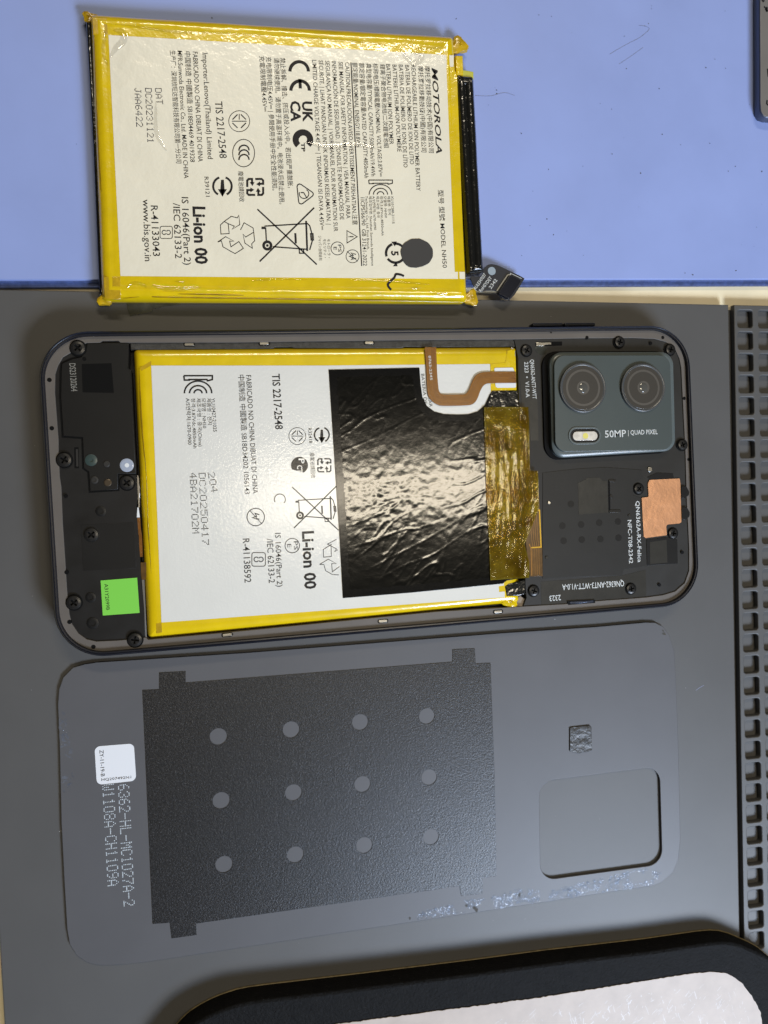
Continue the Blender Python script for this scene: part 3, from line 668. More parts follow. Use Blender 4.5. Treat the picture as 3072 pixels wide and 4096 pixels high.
# screws: one mesh for the large, one for the small
def screw_mesh(r):
    cu = []
    prof = [(r, 0), (r, .25), (r*.93, .42), (r*.62, .52)]
    n = 24; V = []; F = []; mi = []
    for rr, z in prof:
        for k in range(n): V.append((rr*math.cos(2*math.pi*k/n), rr*math.sin(2*math.pi*k/n), z))
    for s in range(3):
        for k in range(n): F.append((s*n+k, s*n+(k+1) % n, (s+1)*n+(k+1) % n, (s+1)*n+k)); mi.append(0)
    # cross recess cut into the head
    w, l = r*.13, r*.56
    cross = [(w, w), (w, l), (-w, l), (-w, w), (-l, w), (-l, -w), (-w, -w), (-w, -l), (w, -l), (w, -w), (l, -w), (l, w)]
    b = len(V); V += [(x, y, .52) for x, y in cross]; b2 = len(V); V += [(x*.7, y*.7, .10) for x, y in cross]
    for k in range(12): F.append((b+k, b+(k+1) % 12, b2+(k+1) % 12, b2+k)); mi.append(1)
    F.append(tuple(range(b2, b2+12))); mi.append(1)
    bm = bmesh.new(); vs = [bm.verts.new((x*MM, y*MM, z*MM)) for x, y, z in V]
    for f, m in zip(F, mi): bm.faces.new([vs[i] for i in f]).material_index = m
    ring = [vs[3*n+k] for k in range(n)]; cr = [vs[b+k] for k in range(12)]
    edges = []
    for lst in (ring, cr):
        for k in range(len(lst)):
            e = bm.edges.get((lst[k], lst[(k+1) % len(lst)])) or bm.edges.new((lst[k], lst[(k+1) % len(lst)])); edges.append(e)
    bmesh.ops.triangle_fill(bm, use_beauty=True, use_dissolve=False, edges=edges, normal=(0, 0, 1))
    bmesh.ops.recalc_face_normals(bm, faces=bm.faces)
    me = bpy.data.meshes.new('screw'); bm.to_mesh(me); bm.free()
    me.materials.append(M_screw); me.materials.append(M_hole); return me
S_big, S_small = screw_mesh(1.62), screw_mesh(1.36)
def put_screw(me, px, z, parent, r):
    x, y = P(px, z+.4); O = origin(parent)
    slab('screw_recess', [circle((x, y), r+.28)], z+.005, z+.03, M_hole, parent)
    o = bpy.data.objects.new('screw', me); COL.objects.link(o); o.parent = parent
    o.location = (x*MM-O.x, y*MM-O.y, (z+.03)*MM-O.z); o.rotation_euler = (0, 0, random.uniform(0, 1.5))
for q in (ZG(375, 232), ZG(262, 1160), ZG(782, 1350), ZH(487, 392), ZH(343, 955), ZH(850, 1265)):
    put_screw(S_big, q, ZLEDGE if q in (ZG(375, 232), ZH(343, 955), ZH(850, 1265), ZG(262, 1160)) else ZC0, ph, 1.62)
for q in (ZM(118, 252), ZM(890, 182), ZM(1312, 245), ZM(1413, 1035), ZN(1050, 218), ZN(1335, 588), ZN(178, 1065), ZN(985, 1048)):
    put_screw(S_small, q, 6.6 if q in (ZM(890, 182), ZM(1312, 245), ZM(1413, 1035)) else 6.32, ph, 1.36)
for q, r in ((ZG(140, 497), .5), (ZG(160, 898), .5), (ZH(275, 70), .45), (ZH(283, 703), .5), (ZH(307, 1115), .5), (ZH(505, 1322), .5), (ZM(618, 145), .45), (ZM(1247, 145), .45),
          (ZM(1147, 192), .45), (ZM(1425, 650), .45), (ZM(1460, 1157), .4), (ZM(320, 104), .22), (ZN(1410, 745), .45), (ZN(1220, 1015), .45), (ZG(430, 322), .45)):
    slab('pin_hole', [circle(P(q, 6.62), r, 14)], 6.3, 6.625, M_hole, ph)
# sprung contacts in the side rails
for q, z in ((ZG(1300, 203), 6.1), (ZI(325, 195), 6.1), (ZI(1195, 190), 6.1), (ZH(1615, 1222), 6.6), (ZJ(1310, 1108), 6.6), (ZL(945, 1650), 6.6)):
    x, y = P(q, z); 
    rc_ = lambda w, h: [(x+a*w*math.cos(PHA)-b*h*math.sin(PHA), y+a*w*math.sin(PHA)+b*h*math.cos(PHA)) for a, b in ((-1, -1), (1, -1), (1, 1), (-1, 1))]
    s_ = slab('rail_slot', [round_poly(rc_(1.35, .5), .4, 3)], z+.005, z+.03, M_hole, ph)
    slab('spring_contact', [round_poly(rc_(1.05, .30), .2, 3)], z+.031, z+.16, M_metal, s_, .05)

# --- loudspeaker end
spk = (ZG((455, 197), (565, 195), (795, 195), (790, 402), (812, 425), (856, 1274), (708, 1275), (708, 1405), (480, 1420), (468, 1258), (426, 1228), (418, 974), (256, 962), (236, 640), (240, 425), (245, 362), (325, 326), (405, 308), (445, 264)))
sp = slab('speaker_module', [PL(spk, 6.5)], 6.255, 6.55, M_black2, ph, .08)
I = Ink(6.30)
I.line(ZG((450, 190), (446, 262), (402, 303), (320, 320), (240, 358), (232, 425), (228, 640), (250, 968), (412, 980), (420, 1230), (462, 1262), (474, 1426), (714, 1411), (714, 1281), (862, 1280)), 7)
I.done('module_gap', M_hole, ph)
text('DS23120264', ZG(305, 360), ZG(322, 592), 23, 6.58, M_silk_dim, sp, bold=.01)
slab('code_plate', [PL(ZG((408, 365), (655, 358), (675, 605), (415, 600)), 6.56)], 6.552, 6.565, M_hole, sp)
slab('slot', [PL(ZG((345, 1055), (382, 1055), (386, 1230), (348, 1230)), 6.3)], 6.252, 6.262, M_hole, ph)
slab('slot_pin', [PL(ZG((360, 1072), (376, 1072), (380, 1215), (363, 1215)), 6.3)], 6.264, 6.30, M_black_up, ph)
def boss(name, q, r, z, m, par, hole=0):
    c = P(q, z); lathe(name, c, [(r, z), (r, z+.14), (r*.8, z+.2)] + ([(hole, z+.2), (hole, z+.05)] if hole else []), m, par, 22)
boss('rubber_boss', ZG(487, 1163), 1.35, 6.555, M_teal, sp, .45)
boss('rubber_boss', ZG(615, 1195), .72, 6.555, M_black_up, sp)
boss('frosted_disc', ZG(783, 1205), 1.55, 6.555, M_led, sp); slab('disc_centre', [circle(P(ZG(783, 1205), 6.8), .5)], 6.76, 6.79, M_white, sp)
boss('rubber_boss', ZG(515, 1328), .85, 6.555, M_black_up, sp, .4); boss('rubber_boss', ZG(625, 1350), .85, 6.555, mat('bronze_contact', (.07, .05, .03), .35, .4), sp)
for q, r in ((ZH(567, 198), 1.15), (ZH(483, 912), 1.15), (ZH(500, 1125), 1.3)): boss('dimple', q, r, 6.252, M_black2, lc, r*.5)
slab('cover_panel', [PL(ZH((400, 310), (840, 288), (862, 668), (420, 690)), 6.3)], 6.252, 6.30, M_black2, lc, .02)
gs = slab('green_sticker', [PL(ZH((565, 772), (868, 748), (888, 1040), (583, 1062)), 6.36)], 6.30, 6.36, M_green, ph)
text('A31Y2099B', ZH(596, 800), ZH(612, 1018), 13.5, 6.375, M_ink2, gs, name='printed_line')
slab('edge_bracket', [PL(ZH((905, 765), (928, 765), (946, 1240), (936, 1245), (925, 1000)), 6.0)], 5.2, 6.1, mat('grey_bracket', (.17, .16, .14), .4, .5), ph, .05)
slab('coax_tip', [PL(ZH((868, 165), (880, 165), (890, 248), (864, 248)), 6.3)], 5.9, 6.35, M_white, ph, .1)
slab('board_flex', [PL(ZH((863, 250), (893, 250), (898, 345), (908, 400), (914, 575), (890, 575), (882, 400), (865, 330)), 6.2)], 5.8, 6.2, M_flex, ph)
slab('board_flex', [PL(ZH((897, 622), (942, 622), (942, 720), (936, 765), (905, 765), (900, 720)), 6.2)], 5.7, 6.1, M_flex_dark, ph)
slab('steel_rail', [PL(ZG((868, 1290), (878, 1290), (895, 1452))+ZH((888, 0), (890, 165), (878, 165)), 6.2)], 5.6, 6.2, M_metal, ph)

# --- camera end
ZT_ = 9.5
cam_out = round_poly(PL(ZM((300, 270), (1325, 268), (1345, 1085), (325, 1148)), 8.0), 3.4, 8)
cam_top = round_poly(PL(ZM((344, 292), (1308, 290), (1330, 1078), (356, 1095)), ZT_), 3.0, 8)
cm = profile_solid('camera_cover', cam_out, [(0, 6.31), (0, 8.3), (.25, 8.55), (.8, 8.7)], [M_glass_edge], ph, smooth=40)
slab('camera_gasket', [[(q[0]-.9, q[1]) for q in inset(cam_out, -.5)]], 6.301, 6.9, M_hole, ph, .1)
ct = slab('camera_window', [cam_top], 8.69, ZT_, M_glass, ph, .16)
def lens(q, r, par):
    c = P(q, ZT_+.5)
    z = ZT_
    l = lathe('lens_ring', c, [(r, z-.01), (r, z+.50), (r*.985, z+.66), (r*.95, z+.70), (r*.90, z+.62), (r*.885, z+.55)], M_lens_ring, par, 56, 50)
    slab('lens_glass', [circle(c, r*.885, 56)], z+.01, z+.56, M_lens, l, .06)
    slab('lens_inner_ring', [circle(c, r*.735, 48), circle(c, r*.65, 48)], z+.561, z+.575, M_lens_mid, l)
    slab('lens_aperture', [circle(c, r*.27, 32)], z+.561, z+.58, M_lens_mid, l)
    lathe('lens_element', c, [(r*.19, z+.581), (r*.18, z+.62), (r*.13, z+.68), (r*.05, z+.71)], M_lens_core, l, 28, 60)
lens(ZM(585, 562), 6.35, ct); lens(ZM(1085, 560), 6.25, ct)
def capsule(a, b, r, z, n=10):
    A, B = Vector(P(a, z)), Vector(P(b, z)); d = (B-A).normalized(); t = math.atan2(d.y, d.x)
    return [(B.x+r*math.cos(t-math.pi/2+math.pi*k/n), B.y+r*math.sin(t-math.pi/2+math.pi*k/n)) for k in range(n+1)]+[(A.x+r*math.cos(t+math.pi/2+math.pi*k/n), A.y+r*math.sin(t+math.pi/2+math.pi*k/n)) for k in range(n+1)]
slab('flash_surround', [capsule(ZM(530, 960), ZM(665, 958), 2.25, ZT_), capsule(ZM(530, 960), ZM(665, 958), 1.75, ZT_)], ZT_+.002, ZT_+.22, M_glass_edge, ct, .08)
slab('flash_recess', [capsule(ZM(530, 960), ZM(665, 958), 1.74, ZT_)], ZT_+.004, ZT_+.02, M_black, ct)
fw = slab('flash_lens', [capsule(ZM(532, 963), ZM(668, 961), 1.15, ZT_)], ZT_+.021, ZT_+.24, M_flash, ct, .1)
slab('flash_emitter', [circle(P(ZM(602, 962), ZT_), .75, 16)], ZT_+.241, ZT_+.26, M_flash_y, fw)
text('50MP', ZM(768, 975), ZM(943, 968), 25, ZT_+.02, M_silk, ct); text('| QUAD PIXEL', ZM(960, 952), ZM(1205, 946), 16.5, ZT_+.02, M_silk, ct)
# antenna strips, ferrite sheet and small covers
a7 = slab('antenna_strip', [PL(ZM((50, 320), (185, 315), (208, 700), (215, 1000), (150, 1000), (135, 720), (80, 720)), 6.32)], 6.302, 6.34, M_strip, ph)
text('QN6362-ANT7-WTT', ZM(146, 328), ZM(168, 655), 16, 6.36, M_silk, a7); text('2323  ∘  V1.0-A', ZM(98, 348), ZM(112, 642), 16, 6.36, M_silk, a7)
a3 = slab('antenna_strip', [PL(ZN((235, 990), (900, 940), (1105, 890), (1110, 1110), (880, 1135), (690, 1150), (440, 1175), (240, 1185)), 6.32)], 6.302, 6.34, M_strip, ph)
text('QN6362-ANT3-WTT-V1.0-A', ZN(925, 980), ZN(412, 1012), 21, 6.36, M_silk, a3); text('2323', ZN(400, 1098), ZN(306, 1106), 20, 6.36, M_silk, a3)
fs_ = slab('ferrite_sheet', [PL(ZN((250, 85), (550, 52), (780, 40), (1075, 62), (1078, 130), (1000, 170), (1000, 270), (1060, 290), (1105, 640), (1108, 858), (925, 885), (912, 935), (250, 962)), 6.4)], 6.303, 6.42, M_sheet_up, ph, .04)
text('QN6362A-RX-Felica', ZN(1022, 320), ZN(1040, 828), 16.5, 6.44, M_silk, fs_); text('NFC-T08-2342', ZN(955, 478), ZN(968, 838), 16.5, 6.44, M_silk, fs_)
for q in ((485, 345), (415, 525), (570, 515), (720, 500), (875, 490), (425, 650), (575, 640), (730, 635), (880, 625)):
    slab('embossed_dot', [circle(P(ZN(*q), 6.45), .9, 18)], 6.42, 6.45, M_black2, fs_, .01)
slab('shield_pad', [PL(ZN((545, 170), (600, 145), (620, 128), (720, 125), (745, 150), (785, 155), (795, 415), (550, 432)), 6.5)], 6.421, 6.47, M_strip, fs_)
slab('connector_bar', [PL(ZN((796, 145), (806, 145), (812, 415), (800, 415)), 6.5)], 6.421, 6.55, M_hole, fs_)
for a in ((800, 140, 858, 162), (806, 268, 830, 295), (800, 392, 900, 415)):
    slab('connector_tab', [round_poly(PL(ZN((a[0], a[1]), (a[2], a[1]), (a[2], a[3]), (a[0], a[3])), 6.5), .3, 2)], 6.421, 6.60, M_screw, fs_, .05)
for q in ((302, 333), (283, 788), (968, 440)): boss('rivet', ZN(*q), .42, 6.421, M_metal if q[0] == 302 else M_strip, fs_)
slab('side_panel', [PL(ZN((1112, 640), (1275, 620), (1368, 640), (1372, 838), (1118, 855)), 6.5)], 6.303, 6.46, M_black2, ph, .05)
slab('side_panel_inset', [PL(ZN((1140, 660), (1278, 640), (1285, 830), (1142, 842)), 6.5)], 6.461, 6.49, M_strip, ph)
slab('copper_pad', [round_poly(PL(ZN((1138, 145), (1388, 132), (1394, 180), (1402, 495), (1385, 505), (1285, 515), (1276, 530), (1282, 603), (1105, 626), (1090, 615), (1072, 292), (1130, 286), (1124, 175)), 6.6), .25, 2)], 6.48, 6.56, M_copper, ph)
for a in ((1398, 195, 1465, 300), (1404, 368, 1470, 478)):
    slab('contact_block', [round_poly(PL(ZN((a[0], a[1]), (a[2]-25, a[1]), (a[2], a[1]+45), (a[2]-2, a[3]-30), (a[2]-40, a[3]), (a[0], a[3]-5)), 6.7), .5, 3)], 6.302, 6.8, M_black2, ph, .12)
slab('contact_seat', [PL(ZN((1120, 120), (1200, 85), (1330, 90), (1340, 130), (1138, 143)), 6.4)], 6.302, 6.42, M_black2, ph, .04)
s_ = slab('spring_slot', [PL(ZM((190, 182), (412, 178), (412, 212), (192, 218)), 6.35)], 6.302, 6.315, M_hole, ph)
slab('spring_contact', [PL(ZM((195, 188), (322, 184), (322, 203), (270, 206), (262, 215), (200, 215)), 6.5)], 6.316, 6.5, M_metal, s_, .06)
s_ = slab('spring_slot', [PL(ZN((455, 1150), (685, 1138), (686, 1165), (460, 1182)), 6.63)], 6.605, 6.62, M_hole, ph)
slab('spring_contact', [PL(ZN((475, 1155), (670, 1143), (672, 1160), (478, 1172)), 6.7)], 6.621, 6.75, mat('blue_black_steel', (.07, .08, .11), .25, .7), s_, .06)
slab('solder_blob', [circle(P(ZN(1140, 58), 6.5), .7, 12)], 6.31, 6.55, M_metal, ph, .1)
slab('glue_spot', [smooth_path(PL(ZM((190, 225), (240, 210), (285, 235), (275, 280), (230, 290), (195, 260)), 6.34), 3, True)], 6.303, 6.37, M_clear, ph)

# ------------------------------------------------------------------ battery fitted in the phone
b2_loop = PL([(534, 1396), (2062, 1388), (2072, 2410), (590, 2554)], 4.6)
b2c = (sum(p[0] for p in b2_loop)/4, sum(p[1] for p in b2_loop)/4)
B2 = thing('lithium_battery', 'phone battery with a white printed label fitted inside the opened phone', 'battery', b2c, z=2.2)
pouch('pouch', b2_loop, 1.2, [(.5, 2.21), (.05, 2.7), (0, 4.4), (.25, 5.5), (.8, 6.25), (1.5, 6.62), (2.2, 6.72), (2.6, 6.74)], M_yellow2, B2, jitter=.05, seg=3.0, seed=9)
TOP2 = 6.75
L2o = slab('label', [PL([ZG(985, 378), (1300, 1462), (1960, 1456), (1963, 1562), (2016, 2342), (1995, 2345), (1996, 2368), (2019, 2366), (2019, 2389), ZH(1070, 1120)], TOP2+.05)], TOP2, TOP2+.05, M_label2, B2)
for q, z in (([ZG(885, 400), ZG(905, 800), ZG(945, 1300), ZH(960, 300), ZH(985, 700), ZH(1020, 1190)], 6.55), ([ZG(890, 285), ZG(1659, 290), (1300, 1420), (1700, 1418), (1960, 1420)], 6.25)):
    ridge('film_seam', smooth_path(PL(q, z), 6), .5, .14, z, M_seam, B2)
Z2 = TOP2+.075
slab('film_seam', [PL(ZG((890, 395), (985, 340), (985, 378), (905, 420)), TOP2)], TOP2-.1, TOP2+.02, M_amber, B2)
slab('film_seam', [PL(ZH((1025, 1130), (1070, 1120), (1075, 1200), (1030, 1212)), TOP2)], TOP2-.1, TOP2+.02, M_amber, B2)
def t2(s, a, b, cap, **k): return text(s, a, b, cap, Z2, M_ink2, L2o, **k)
for s, a, b, c in [('FABRICADO NO CHINA DIBUAT DI CHINA', ZI(174, 458), ZI(232, 1440), 20), ('中国制造 中國製造 SB18D34202 1056143', ZI(112, 455), ZJ(165, 55), 19), ('R32418', ZI(690, 897), ZI(698, 1022), 13),
  ('廢電池請回收', ZI(706, 1100), ZI(716, 1312), 14), ('IS 16046(Part 2)', ZJ(415, 378), ZJ(432, 825), 22), ('/IEC 62133-2', ZJ(347, 425), ZJ(364, 793), 24), ('R-41138592', ZJ(147, 425), ZJ(163, 790), 26),
  ('YU10427-21025', ZG(1482, 648), ZG(1500, 928), 14), ('제품명 : 전지', ZG(1447, 648), ZG(1457, 870), 13), ('모델명 : NH50', ZG(1404, 648), ZG(1414, 898), 13), ('제조국명 : 중국(China)', ZG(1362, 648), ZG(1380, 1050), 13),
  ('정격:3.87Vdc,4850mAh', ZG(1317, 648), ZG(1335, 1065), 13), ('A/S연락처:1670-0900', ZG(1272, 648), ZG(1290, 1035), 14), ('BATERIA DE', ZK(95, 597), ZK(128, 930), 13), ('EAR', ZK(168, 860), ZK(190, 965), 13)]: t2(s, a, b, c)
t2('TIS 2217-2548', ZI(390, 447), ZI(418, 908), 30, bold=.010); t2('Li-ion 00', ZJ(641, 365), ZJ(663, 845), 45, bold=.024)
for s, a, b in (('204', ZG(1452, 1265), ZH(1482, 45)), ('DC20250417', ZG(1377, 1268), ZH(1407, 480)), ('4BA21702M', ZG(1302, 1268), ZH(1325, 383))): dot_text(s, a, b, 28, Z2, M_ink2, L2o)
I = Ink(Z2)
bsmi_icon(I, ZI(803, 952), 34, 6); tis_icon(I, ZI(600, 963), 34, 2.8)
cc2 = ZI(824, 1205); corner_icon(I, lambda x, y: (cc2[0]+x*30, cc2[1]-y*30), 5.5)
c = ZI(618, 1205); I.fill([(c[0]+34*math.cos(math.radians(a)), c[1]+34*math.sin(math.radians(a))) for a in range(150, 421, 15)])
k0, k1 = ZG(1255, 462), ZG(1492, 608); kc_icon(I, lambda x, y: (k0[0]+x*(k1[0]-k0[0]), k0[1]+y*(k1[1]-k0[1])), 6.0)
I.arc(ZJ(558, 482), 29, 0, 360, 3); bis_icon(I, *ZJ(223, 540), *ZJ(335, 653), 3)
bin_icon(I, lambda x, y: (1169+(x-595)*.235, 1945+(y-505)*.235), 4.0)
I.arc(ZJ(255, 245), 35, 0, 360, 3.4); I.line([ZJ(205, 190), ZJ(305, 300)], 3); I.arc(ZJ(455, 100), 22, 150, 400, 3.4)
I.line([ZJ(285, 225), ZJ(250, 215), ZJ(262, 240), ZJ(228, 250), ZJ(262, 262), ZJ(285, 262)], 4)
rq = lambda x, y: (1228+(x-70)*.265, 2078+(y-600)*.265)
for q in ([(885, 470), (815, 515), (818, 578), (882, 572), (880, 485), (850, 470), (925, 430)], [(785, 638), (857, 595), (925, 632), (885, 632), (890, 700), (950, 655)], [(785, 638), (820, 640), (835, 690), (890, 722), (945, 725)], [(880, 485), (925, 510), (905, 538), (938, 515)]): I.line(ZJ(*q), 2.6)
I.done('printed_symbols', M_ink2, L2o)
text('P', ZI(612, 1150), ZI(614, 1192), 22, Z2+.02, M_label2, L2o, bold=.02); text('CT', ZI(598, 1205), ZI(600, 1268), 20, Z2+.02, M_label2, L2o, bold=.02)
t2('PS', ZJ(570, 447), ZJ(573, 518), 16); t2('E', ZJ(515, 470), ZJ(516, 498), 16)

# black shielding film, tapes and flex cables over the fitted battery (parts of the phone)
foil_px = (ZI((860, 412), (1605, 395)) + ZK((78, 530), (90, 700), (110, 850), (160, 950), (240, 1010), (350, 1040), (500, 1045), (620, 1040), (720, 1010), (800, 940), (850, 830), (880, 785), (1150, 778), (1172, 950))
  + ZL((1240, 1275), (1045, 1305), (1000, 1340), (500, 1390), (0, 1438)) + ZJ((978, 918), (955, 500)))
foil = PL(foil_px, 6.95)
fo = slab('shielding_film', [foil], TOP2+.10, TOP2+.22, M_foil_edge, ph, .05)
# crumpled face: a fine grid displaced by real wrinkles, clipped to the film
from mathutils import noise as MN
def inside(p, poly):
    c = False; n = len(poly)
    for i in range(n):
        a, b = poly[i-1], poly[i]
        if (a[1] > p[1]) != (b[1] > p[1]) and p[0] < (b[0]-a[0])*(p[1]-a[1])/(b[1]-a[1])+a[0]: c = not c
    return c
core = inset(foil, 1.75); fcx, fcy = P((1560, 2010), 7)
xs = [q[0] for q in core]; ys = [q[1] for q in core]; x0, x1, y0, y1 = min(xs), max(xs), min(ys), max(ys)
G = 0.30; nx, ny = int((x1-x0)/G)+1, int((y1-y0)/G)+1
idx = {}; V = []; F = []
for j in range(ny+1):
    for i in range(nx+1):
        x, y = x0+i*G, y0+j*G
        if inside((x, y), core):
            p = Vector((x*.16, y*.16, 3.1)); r1 = 1-abs(MN.noise(Vector(((x+.6*y)*.05, (y-.5*x)*.22, 1+.0*x))))*2; r2 = 1-abs(MN.noise(Vector(((x-.7*y)*.30, (y+.5*x)*.07, 7))))*2
            mk = min(1, max(0, .55+1.6*MN.noise(p*.35+Vector((2, 5, 0))))); cd = math.exp(-(((x-fcx)/15)**2+((y-fcy)/9)**2)); h = (.30*max(0, r1-.90)+.22*max(0, r2-.90))*mk+.02*MN.noise(p*.45)+(.006+.028*cd)*MN.noise(p*4.3)+(.002+.012*cd)*MN.noise(p*10)
            idx[i, j] = len(V); V.append((x, y, TOP2+.28+h))
for j in range(ny):
    for i in range(nx):
        k = [(i, j), (i+1, j), (i+1, j+1), (i, j+1)]
        if all(q in idx for q in k): F.append(tuple(idx[q] for q in k))
mesh_part('crumpled_face', V, F, M_foil, fo, 80)
wp = slab('connector_tape', [round_poly(PL(ZK((905, 530), (1112, 526), (1128, 566), (1145, 695), (1146, 748), (940, 750), (920, 735)), 7.0), .3, 3)], TOP2+.12, TOP2+.2, M_white, ph)
slab('connector_film', [PL(ZK((862, 488), (1030, 470), (1050, 340), (1100, 330), (1140, 420), (1150, 775), (868, 775)), 6.85)], TOP2-.05, TOP2+.08, M_yellow, ph)
fxo = smooth_path(ZK((135, 300), (148, 500), (165, 800), (200, 880), (260, 930), (340, 950), (600, 945), (680, 920), (722, 860), (752, 780), (795, 717), (870, 700), (1148, 696)), 3)
fxi = smooth_path(ZK((1142, 570), (850, 572), (760, 580), (700, 612), (660, 675), (622, 770), (590, 812), (550, 821), (345, 822), (303, 800), (286, 740), (272, 560), (262, 300)), 3)
fc = slab('flex_cable', [PL(fxo+fxi, 7.15)], TOP2+.30, TOP2+.42, M_flex, ph, .03)
FZ = TOP2+.435
# hatched traces on the flex: two bands that follow the cable
mid = [((a[0]+b[0])/2, (a[1]+b[1])/2) for a, b in zip(fxo, fxi[::-1])]
I = Ink(FZ)
fi = fxi[::-1]
for (t0, t1_) in ((.08, .36), (.46, .92)):
    n = len(fxo)
    def lane(u, t):
        k = min(int(u), n-2); f = u-k
        a = (fxo[k][0]+(fxo[k+1][0]-fxo[k][0])*f, fxo[k][1]+(fxo[k+1][1]-fxo[k][1])*f); b = (fi[k][0]+(fi[k+1][0]-fi[k][0])*f, fi[k][1]+(fi[k+1][1]-fi[k][1])*f)
        return (a[0]+(b[0]-a[0])*t, a[1]+(b[1]-a[1])*t)
    I.line([lane(k/2, t0) for k in range(0, 2*n-3)], 1.6); I.line([lane(k/2, t1_) for k in range(0, 2*n-3)], 1.6)
    # even steps along the cable for the lattice
    us = [0.0]; acc = 0
    prev = lane(0, .5); u = 0
    while u < n-1.05:
        u += .05; q = lane(u, .5); acc += math.hypot(q[0]-prev[0], q[1]-prev[1]); prev = q
        if acc > 7.5: us.append(u); acc = 0
    for i in range(len(us)-2):
        I.line([lane(us[i], t0), lane(us[i+2], t1_)], .8); I.line([lane(us[i], t1_), lane(us[i+2], t0)], .8)
I.done('hatched_trace', M_flex_trace, fc)
text('0763-2345', ZK(175, 395), ZK(196, 665), 10, FZ+.02, M_silk, fc)
kap = ZK((790, 965), (1030, 962), (1280, 962), (1288, 1100), (1300, 1659)) + ZL((1312, 90), (1388, 92), (1396, 350), (1395, 520), (1240, 900), (1290, 1100), (1290, 1275), (1080, 1288), (862, 1302), (845, 850), (818, 300))
kp = PL(kap, 7.35)
kt = slab('amber_tape', [kp], TOP2+.62, TOP2+.66, M_kapton, ph)
# puckered upper skin of the tape
xs = [q[0] for q in kp]; ys = [q[1] for q in kp]; x0, x1, y0, y1 = min(xs), max(xs), min(ys), max(ys)
kin = inset(kp, .15); G = .28; nx, ny = int((x1-x0)/G)+1, int((y1-y0)/G)+1; idx = {}; V = []; F = []
for j in range(ny+1):
    for i in range(nx+1):
        x, y = x0+i*G, y0+j*G
        if inside((x, y), kin):
            p = Vector((x*.55, y*.10, 9.0)); e = (x-x0)/(x1-x0)
            h = .06+.34*max(0, 1-abs(MN.noise(p))*2.6)*(.15+e*e)+.03*MN.noise(Vector((x*.5, y*.4, 2)))
            idx[i, j] = len(V); V.append((x, y, TOP2+.68+h))
for j in range(ny):
    for i in range(nx):
        k = [(i, j), (i+1, j), (i+1, j+1), (i, j+1)]
        if all(q in idx for q in k): F.append(tuple(idx[q] for q in k))
mesh_part('puckered_skin', V, F, film('amber_tape_skin', (.90, .78, .28), (.20, .155, .02), .20, .07, bump=[(700, .05, 'noise')]), kt, 80)
df = slab('brown_flex', [PL(ZL((1265, 360), (1400, 350), (1436, 950), (1442, 1258), (1300, 1262), (1255, 900)), 6.7)], 6.5, 6.62, M_flex_dark, ph, .03)
I = Ink(6.64)
I.line(ZL((1265, 540), (1405, 528), (1422, 935), (1315, 942)), 5)
I.done('gold_outline', M_gold, df)
I = Ink(6.642)
for k in range(4): I.line(ZL((1300+k*24, 560+k*4), (1318+k*22, 850-k*6), (1330+k*22, 920), (1332+k*24, 1240)), 1.2)
I.line(ZL((1290, 900), (1312, 960), (1318, 1250)), 3)
I.done('fine_trace', M_flex_trace, df)
slab('board_tape', [PL(ZL((1020, 1370), (1060, 1340), (1250, 1290), (1252, 1455), (1180, 1478), (1040, 1478)), 6.8)], 5.4, 6.9, M_black_tape, ph, .3)
slab('board_tape', [PL(ZK((880, 790), (1160, 785), (1172, 955), (830, 960)), 7.1)], TOP2+.225, TOP2+.34, M_black_tape, ph, .05)
slab('corner_bracket', [PL(ZL((1190, 1470), (1245, 1510), (1240, 1570), (1205, 1595), (1150, 1590), (1150, 1500)), 5.5)], 4.5, 5.6, mat('brass_grey_bracket', (.25, .21, .17), .35, .5), ph, .15)
crumple('film_fold', ZL(1085, 1545), 5.9, 2.2, 1.7, .7, M_yellow, ph, 5)
slab('corner_metal', [PL(ZK((1085, 305), (1110, 300), (1142, 345), (1142, 400), (1115, 400)), 6.2)], 5.2, 6.25, M_metal, ph, .15)

# ------------------------------------------------------------------ removed back cover
cov = (ZO((105, 560), (115, 430), (150, 330), (230, 250), (330, 220), (430, 205)) + [(980, 2611)] + ZS((0, 205), (600, 165), (900, 138), (960, 140), (1010, 165), (1050, 220), (1080, 320), (1090, 500), (1105, 900))
  + ZT((1118, 550), (1105, 680), (1070, 760), (1000, 820), (950, 840), (0, 985)) + ZP((1659, 1220), (830, 1345), (600, 1368), (450, 1372), (350, 1350), (260, 1290), (205, 1200), (183, 1080), (160, 700), (135, 200)) + ZO((120, 900),))
ZCV = 0.85
covw = PL(cov, ZCV)
cvc = (sum(p[0] for p in covw)/len(covw), sum(p[1] for p in covw)/len(covw))
CV = thing('phone_back_cover', 'slate grey phone back cover lying inside up with a rounded camera opening', 'phone cover', cvc)
win = round_poly(PL(ZT((243, 196), (988, 101), (1005, 706), (252, 808)), ZCV), 4.2, 8)
pn = slab('panel', [covw, win], .12, ZCV, M_cover, CV, .16, 2)
